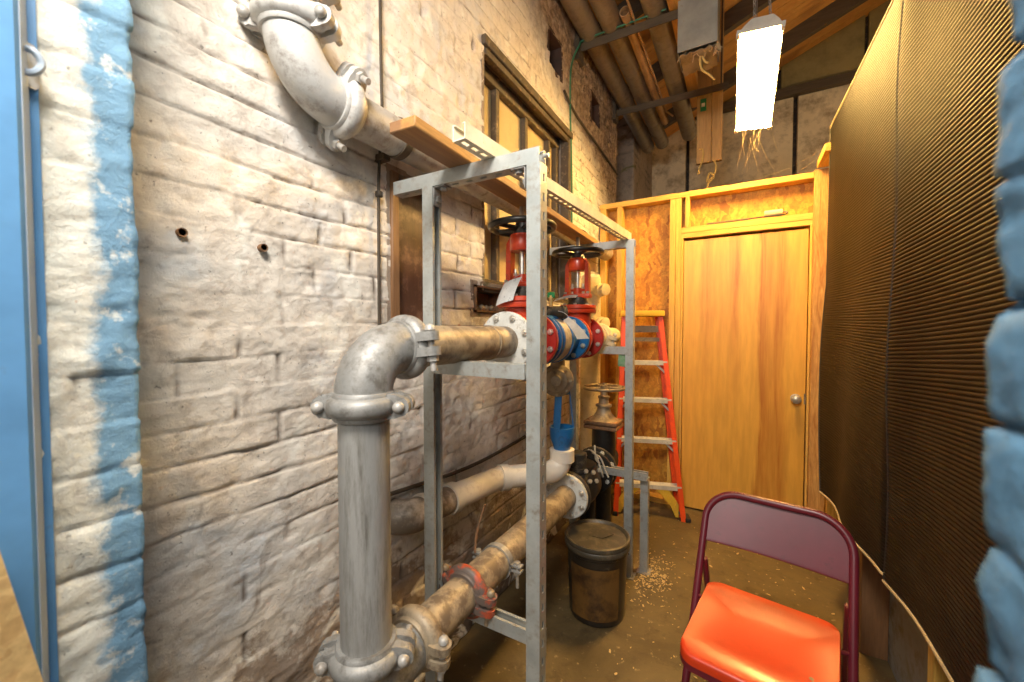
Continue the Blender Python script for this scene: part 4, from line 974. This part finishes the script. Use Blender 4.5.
m = MB()
for k in range(26):
    a = V((random.choice((x1, x0+.22*random.random()*1)), y0+random.random()*.05, z0-.005)); m.tube(smooth_path([a, a+V((random.uniform(-.02, .02), 0, -.02)), a+V((random.uniform(-.03, .03), .01, random.uniform(-.05, -.01)))], 3), .002, 5)
m.build('fray', M['cobweb'], du)
m = MB(); m.tube(smooth_path([(-.25, 2.76, 3.05), (-.25, 2.75, 2.98), (-.235, 2.74, 2.93), (-.20, 2.73, 2.89), (-.17, 2.73, 2.85)]), .006, 8).tube(smooth_path([(-.24, 2.76, 3.03), (-.225, 2.75, 2.985), (-.205, 2.74, 2.965)]), .006, 8); m.build('yellow_wire', M['rope'], du)

# ------------------------------------------------------------------ hanging light
A_, B_ = V((.055, 2.41, 2.865)), V((.040, 3.08, 2.675))
la = thing('hanging_light', 'lit fluorescent fixture hanging tilted on chains above the partition', 'light', ((A_+B_)/2)[:])
a = (B_-A_).normalized(); sx = V((1, -.02, -.12)).normalized(); sx = (sx - a*sx.dot(a)).normalized(); nu = sx.cross(a); nu = nu if nu.z > 0 else -nu
m = MB(); m.prism([(-.100, -.018), (-.096, -.018), (-.075, .030), (-.045, .060), (.045, .060), (.075, .030), (.096, -.018), (.100, -.018), (.078, .035), (.047, .066), (-.047, .066), (-.078, .035)], A_, sx, nu, B_-A_); m.build('reflector', M['reflector'], la, 25)
for p, d in ((A_-a*.003, -a), (B_+a*.001, a)):
    m = MB(); m.prism([(-.100, -.012), (-.075, .032), (-.047, .066), (.047, .066), (.075, .032), (.100, -.012)], p, sx, nu, d*.004)
    m.build('end_plate', M['hood'], la, 25)
for p in (A_, B_):
    for s in (-1, 1):
        m = MB(); c = p + sx*s*.097 - nu*.012; m.bar(c-a*.012, c+a*.012, .016, .036, nu); m.build('end_clip', M['hood'], la)
for k in range(6):
    o = -.0725+.029*k; m = MB(); m.tube([A_+sx*o-nu*.016+a*.01, B_+sx*o-nu*.016-a*.01], .0155, 14); m.build('tube', M['lamp'], la)
for s in (-1, 1):
    m = MB(); p0 = A_ + sx*s*.035 + nu*.066 + a*.02; p1 = V((p0.x-.02*s-.03, p0.y+.02, roofz(p0.x)-.02)); L = (p1-p0).length; k = int(L/.024)
    for i in range(k):
        c = p0.lerp(p1, (i+.5)/k); dv = (p1-p0).normalized(); x = dv.orthogonal().normalized(); x = x if i % 2 else dv.cross(x)
        pts = [c + dv*(.014*math.cos(t)) + x*(.006*math.sin(t)) for t in [2*PI*j/10 for j in range(11)]]; m.tube(pts, .0022, 5)
    m.build('chain', M['galv'], la)
m = MB(); p0 = B_ + nu*.066 - a*.02; m.tube([p0, (p0.x, p0.y, roofz(p0.x)-.01)], .003, 6); m.build('suspension_wire', M['galv'], la)
cw_ = MB()
for k in range(6):
    p = B_ + sx*random.uniform(-.09, .09) - nu*.01
    q = p + V((random.uniform(-.12, .16), random.uniform(-.05, .12), random.uniform(-.28, -.05)))
    cw_.tube(smooth_path([p, p.lerp(q, .5)+V((random.uniform(-.02, .02), 0, random.uniform(-.03, .01))), q], 3), random.choice((.0003, .0004)), 4)
for p, q in (((.02, 3.1, 2.62), (.10, 3.28, 2.385)), ((.06, 3.1, 2.62), (.20, 3.27, 2.385)), ((.30, 3.25, 2.39), (.445, 2.9, 2.46)), ((.05, 3.28, 2.39), (.445, 3.0, 2.45)), ((.03, 3.1, 2.60), (-.05, 3.28, 2.385))):
    p, q = V(p), V(q); cw_.tube(smooth_path([p, p.lerp(q, .5)+V((0, 0, -.03)), q], 4), .0004, 4)
o = cw_.build('cobweb', M['cobweb']); tag(o, 'stringy cobwebs trailing from the light to the partition top', 'cobweb'); o['kind'] = 'stuff'

# ------------------------------------------------------------------ small things on and along the walls
pr = thing('paint_roller', 'cream paint roller lying on the ledge over the door', 'paint roller', (.17, PY+.02, 2.14))
m = MB(); m.lathe([(0, 0), (.020, .001), (.022, .006), (.022, .100), (.020, .105), (0, .106)], (.115, PY+.025, 2.150), (1, 0, .0), 24); m.build('roller_cover', M['roller'], pr)
m = MB(); m.tube(smooth_path([(.215, PY+.025, 2.150), (.24, PY+.022, 2.150), (.245, PY+.012, 2.135), (.20, PY+.006, 2.126), (.12, PY+.004, 2.128), (.0, PY+.006, 2.1255)]), .005, 8); m.build('wire_arm', M['black'], pr)
m = MB(); m.tube([(.02, PY+.006, 2.126), (-.24, PY+.012, 2.1255)], .008, 10); m.build('handle', M['dark_wood'], pr)

bp = thing('brown_board', 'dark brown board panel set in the brick behind the left rack post', 'board', (-1.06, 1.1, 1.37))
m = MB(); m.box(WX-.045, WX-.02, 1.005, 1.205, 1.378, 1.895, .003); m.build('panel', M['brown_board'], bp)
m = MB(); m.box(WX-.02, WX+.012, .995, 1.03, 1.37, 1.90, .004); m.build('edge_strip', M['brown_post'], bp)

jb = thing('junction_box', 'rusty open steel box set in the brick below the window', 'box', (WX, 1.61, 1.43))
m = MB(); y0, y1, z0, z1 = 1.49, 1.73, 1.438, 1.557
m.box(WX-.08, WX+.012, y0, y0+.008, z0, z1).box(WX-.08, WX+.012, y1-.008, y1, z0, z1).box(WX-.08, WX+.012, y0, y1, z0, z0+.008).box(WX-.08, WX+.012, y0, y1, z1-.008, z1).box(WX-.08, WX-.075, y0, y1, z0, z1); m.build('case', M['rusty'], jb)
m = MB()
for k in range(7): m.lathe([(0, 0), (.014, .004), (.017, .014), (.010, .026), (0, .03)], (WX-.04+.012*(k % 3), y0+.03+.028*k, z0+.008), (0, 0, 1), 9)
m.build('rubble', M['bronze'], jb); jb.children[-1]['kind'] = 'stuff'

m = MB(); m.tube(smooth_path([(WX+.012, .955, 3.3), (WX+.012, .95, 2.6), (WX+.02, .945, 2.2), (WX+.014, .952, 2.06), (WX+.012, .938, 1.85), (WX+.012, .935, 1.6), (WX+.012, .934, 1.36)]), .005, 8)
m.box(WX+.002, WX+.022, .928, .948, 1.79, 1.81, .003)
tag(m.build('wall_cable', M['cable']), 'thin dark cable hanging straight down the pale brick wall', 'cable')
m = MB(); m.tube(smooth_path([(WX+.012, .88, .81), (WX+.013, .944, .80), (WX+.012, 1.167, .775), (WX+.012, 1.356, .757), (WX+.014, 1.6, .752), (WX+.012, 2.0, .768), (WX+.012, 2.2, .80)]), .008, 8)
tag(m.build('wall_cable', M['cable']), 'dark cable sagging low along the brick above the drain pipe', 'cable')
m = MB(); m.tube(smooth_path([(WX+.012, 2.50, 2.92), (WX+.012, 2.73, 2.86), (WX+.014, 3.3, 2.83), (WX+.012, 3.79, 2.80)]), .009, 8)
tag(m.build('wall_cable', M['cable']), 'dark cable running level along the upper brick beyond the window', 'cable')
m = MB(); m.tube(smooth_path([(-.45, 2.74, 3.375), (-.7, 2.735, 3.372), (-.98, 2.735, 3.37), (-1.01, 2.70, 3.32), (WX+.015, 2.62, 3.15), (WX+.014, 2.60, 2.9), (WX+.014, 2.625, 2.58), (WX+.03, 2.60, 2.3), (WX+.03, 2.60, 1.95)]), .006, 8)
tag(m.build('green_cable', M['green_cable']), 'green cable dropping from the hanger bar down past the window', 'cable')
for (y, z), lab in (((.402, 1.566), 'small round anchor hole in the pale brick nearest the blue jamb'), ((.571, 1.563), 'small round anchor hole in the bluish brick, right of its twin')):
    m = MB(); m.lathe([(.007, .002), (.0095, .004), (.0095, -.02), (.006, -.02), (.006, -.004), (.009, .002)][::-1], (WX+.008, y, z), (1, 0, 0), 16); tag(m.build('anchor_sleeve', M['rusty']), lab, 'wall anchor', 'anchors in the pale brick')
m = MB(); m.tube(smooth_path([(1.02, 5.46, 3.85), (1.0, 5.44, 3.6), (.95, 5.44, 3.3), (1.05, 5.44, 3.2), (1.12, 5.44, 3.5), (1.02, 5.44, 3.75), (.9, 5.44, 3.6), (.95, 5.44, 3.35), (1.08, 5.44, 3.25), (1.15, 5.45, 3.6), (1.05, 5.46, 3.88)]), .008, 6)
tag(m.build('cable_coil', M['cable']), 'dark coil of cable hung on the far wall above the mats', 'cable')

m = MB(); m.prism([(-.35, 1.14), (.0985, 1.14), (.2865, 0), (-.17, 0)], (-.752, 0, 0), (0, 1, 0), (0, 0, 1), (-.018, 0, 0))
tag(m.build('osb_sheet', M['osb_pale']), 'tan strand-board offcut leaning on the blue steel frame', 'board')

# wood shavings and grit scattered on the floor: nobody could count them
m = MB()
def chip(x, y, s):
    a = random.uniform(0, 2*PI); z = .002+random.random()*.004; ux = V((math.cos(a), math.sin(a), random.uniform(-.3, .3)))*s; uy = V((-math.sin(a), math.cos(a), random.uniform(-.2, .4)))*s*.45
    m.prism([(-1, -.6), (.2, -1), (1, -.2), (.7, .8), (-.6, 1)], (x, y, z+abs(uy.z)+abs(ux.z)), ux, uy, (0, 0, .0015))
for k in range(560):
    q = random.random()
    if q < .6: x, y = random.gauss(-.41, .05), random.gauss(2.26, .12)
    elif q < .65: x, y = random.gauss(.25, .10), random.gauss(2.1, .25)
    else: x, y = random.uniform(-.5, .5), random.uniform(1.2, 3.2)
    if x > .43 or y > 3.2: continue
    chip(x, y, random.choice((.003, .004, .005, .009)))
o = m.build('wood_shavings', M['shaving'], ang=20); tag(o, 'scattered pale wood shavings on the concrete floor', 'shavings'); o['kind'] = 'stuff'

# ------------------------------------------------------------------ lights, world, camera
def area(name, loc, target, sx, sy, power, col):
    l = bpy.data.lights.new(name, 'AREA'); l.shape = 'RECTANGLE'; l.size = sx; l.size_y = sy; l.energy = power; l.color = col
    o = bpy.data.objects.new(name, l); C.objects.link(o); o.location = loc
    o.rotation_euler = (V(target)-V(loc)).to_track_quat('-Z', 'Y').to_euler(); return o
area('doorway_lamp', (-.22, -.12, 2.62), (-.75, 1.0, .9), .5, .35, 52, (1, .93, .83))
area('front_room_lamp', (.0, -1.6, 2.4), (-.4, 1.0, 1.0), 1.4, 1.0, 34, (1, .94, .87))
pl = bpy.data.lights.new('added_far_fill', 'POINT'); pl.energy = 24; pl.color = (1, .70, .36); pl.shadow_soft_size = .12  # unseen fill light, added to warm the far wall, roof and tubes
po = bpy.data.objects.new('added_far_fill', pl); C.objects.link(po); po.location = (1.15, 4.15, 3.05)
w = bpy.data.worlds.new('world'); bpy.context.scene.world = w; w.use_nodes = True
bg = w.node_tree.nodes['Background']; bg.inputs[0].default_value = (1, .93, .84, 1); bg.inputs[1].default_value = .28
cam = bpy.data.cameras.new('camera'); co = bpy.data.objects.new('camera', cam); C.objects.link(co)
cam.sensor_width = 36; cam.lens = 403/1024*36; cam.clip_start = .02
co.location = (0, 0, 1.36)
yaw = math.radians(29.8); pit = math.atan(12/403)
co.rotation_euler = (PI/2 - pit, 0, yaw)
cam.dof.use_dof = True; cam.dof.focus_distance = 1.9; cam.dof.aperture_fstop = 3.2
sc = bpy.context.scene; sc.camera = co
sc.view_settings.view_transform = 'Standard'; sc.view_settings.look = 'None'; sc.view_settings.gamma = 1
sc.view_settings.use_curve_mapping = False; sc.view_settings.exposure = -.06
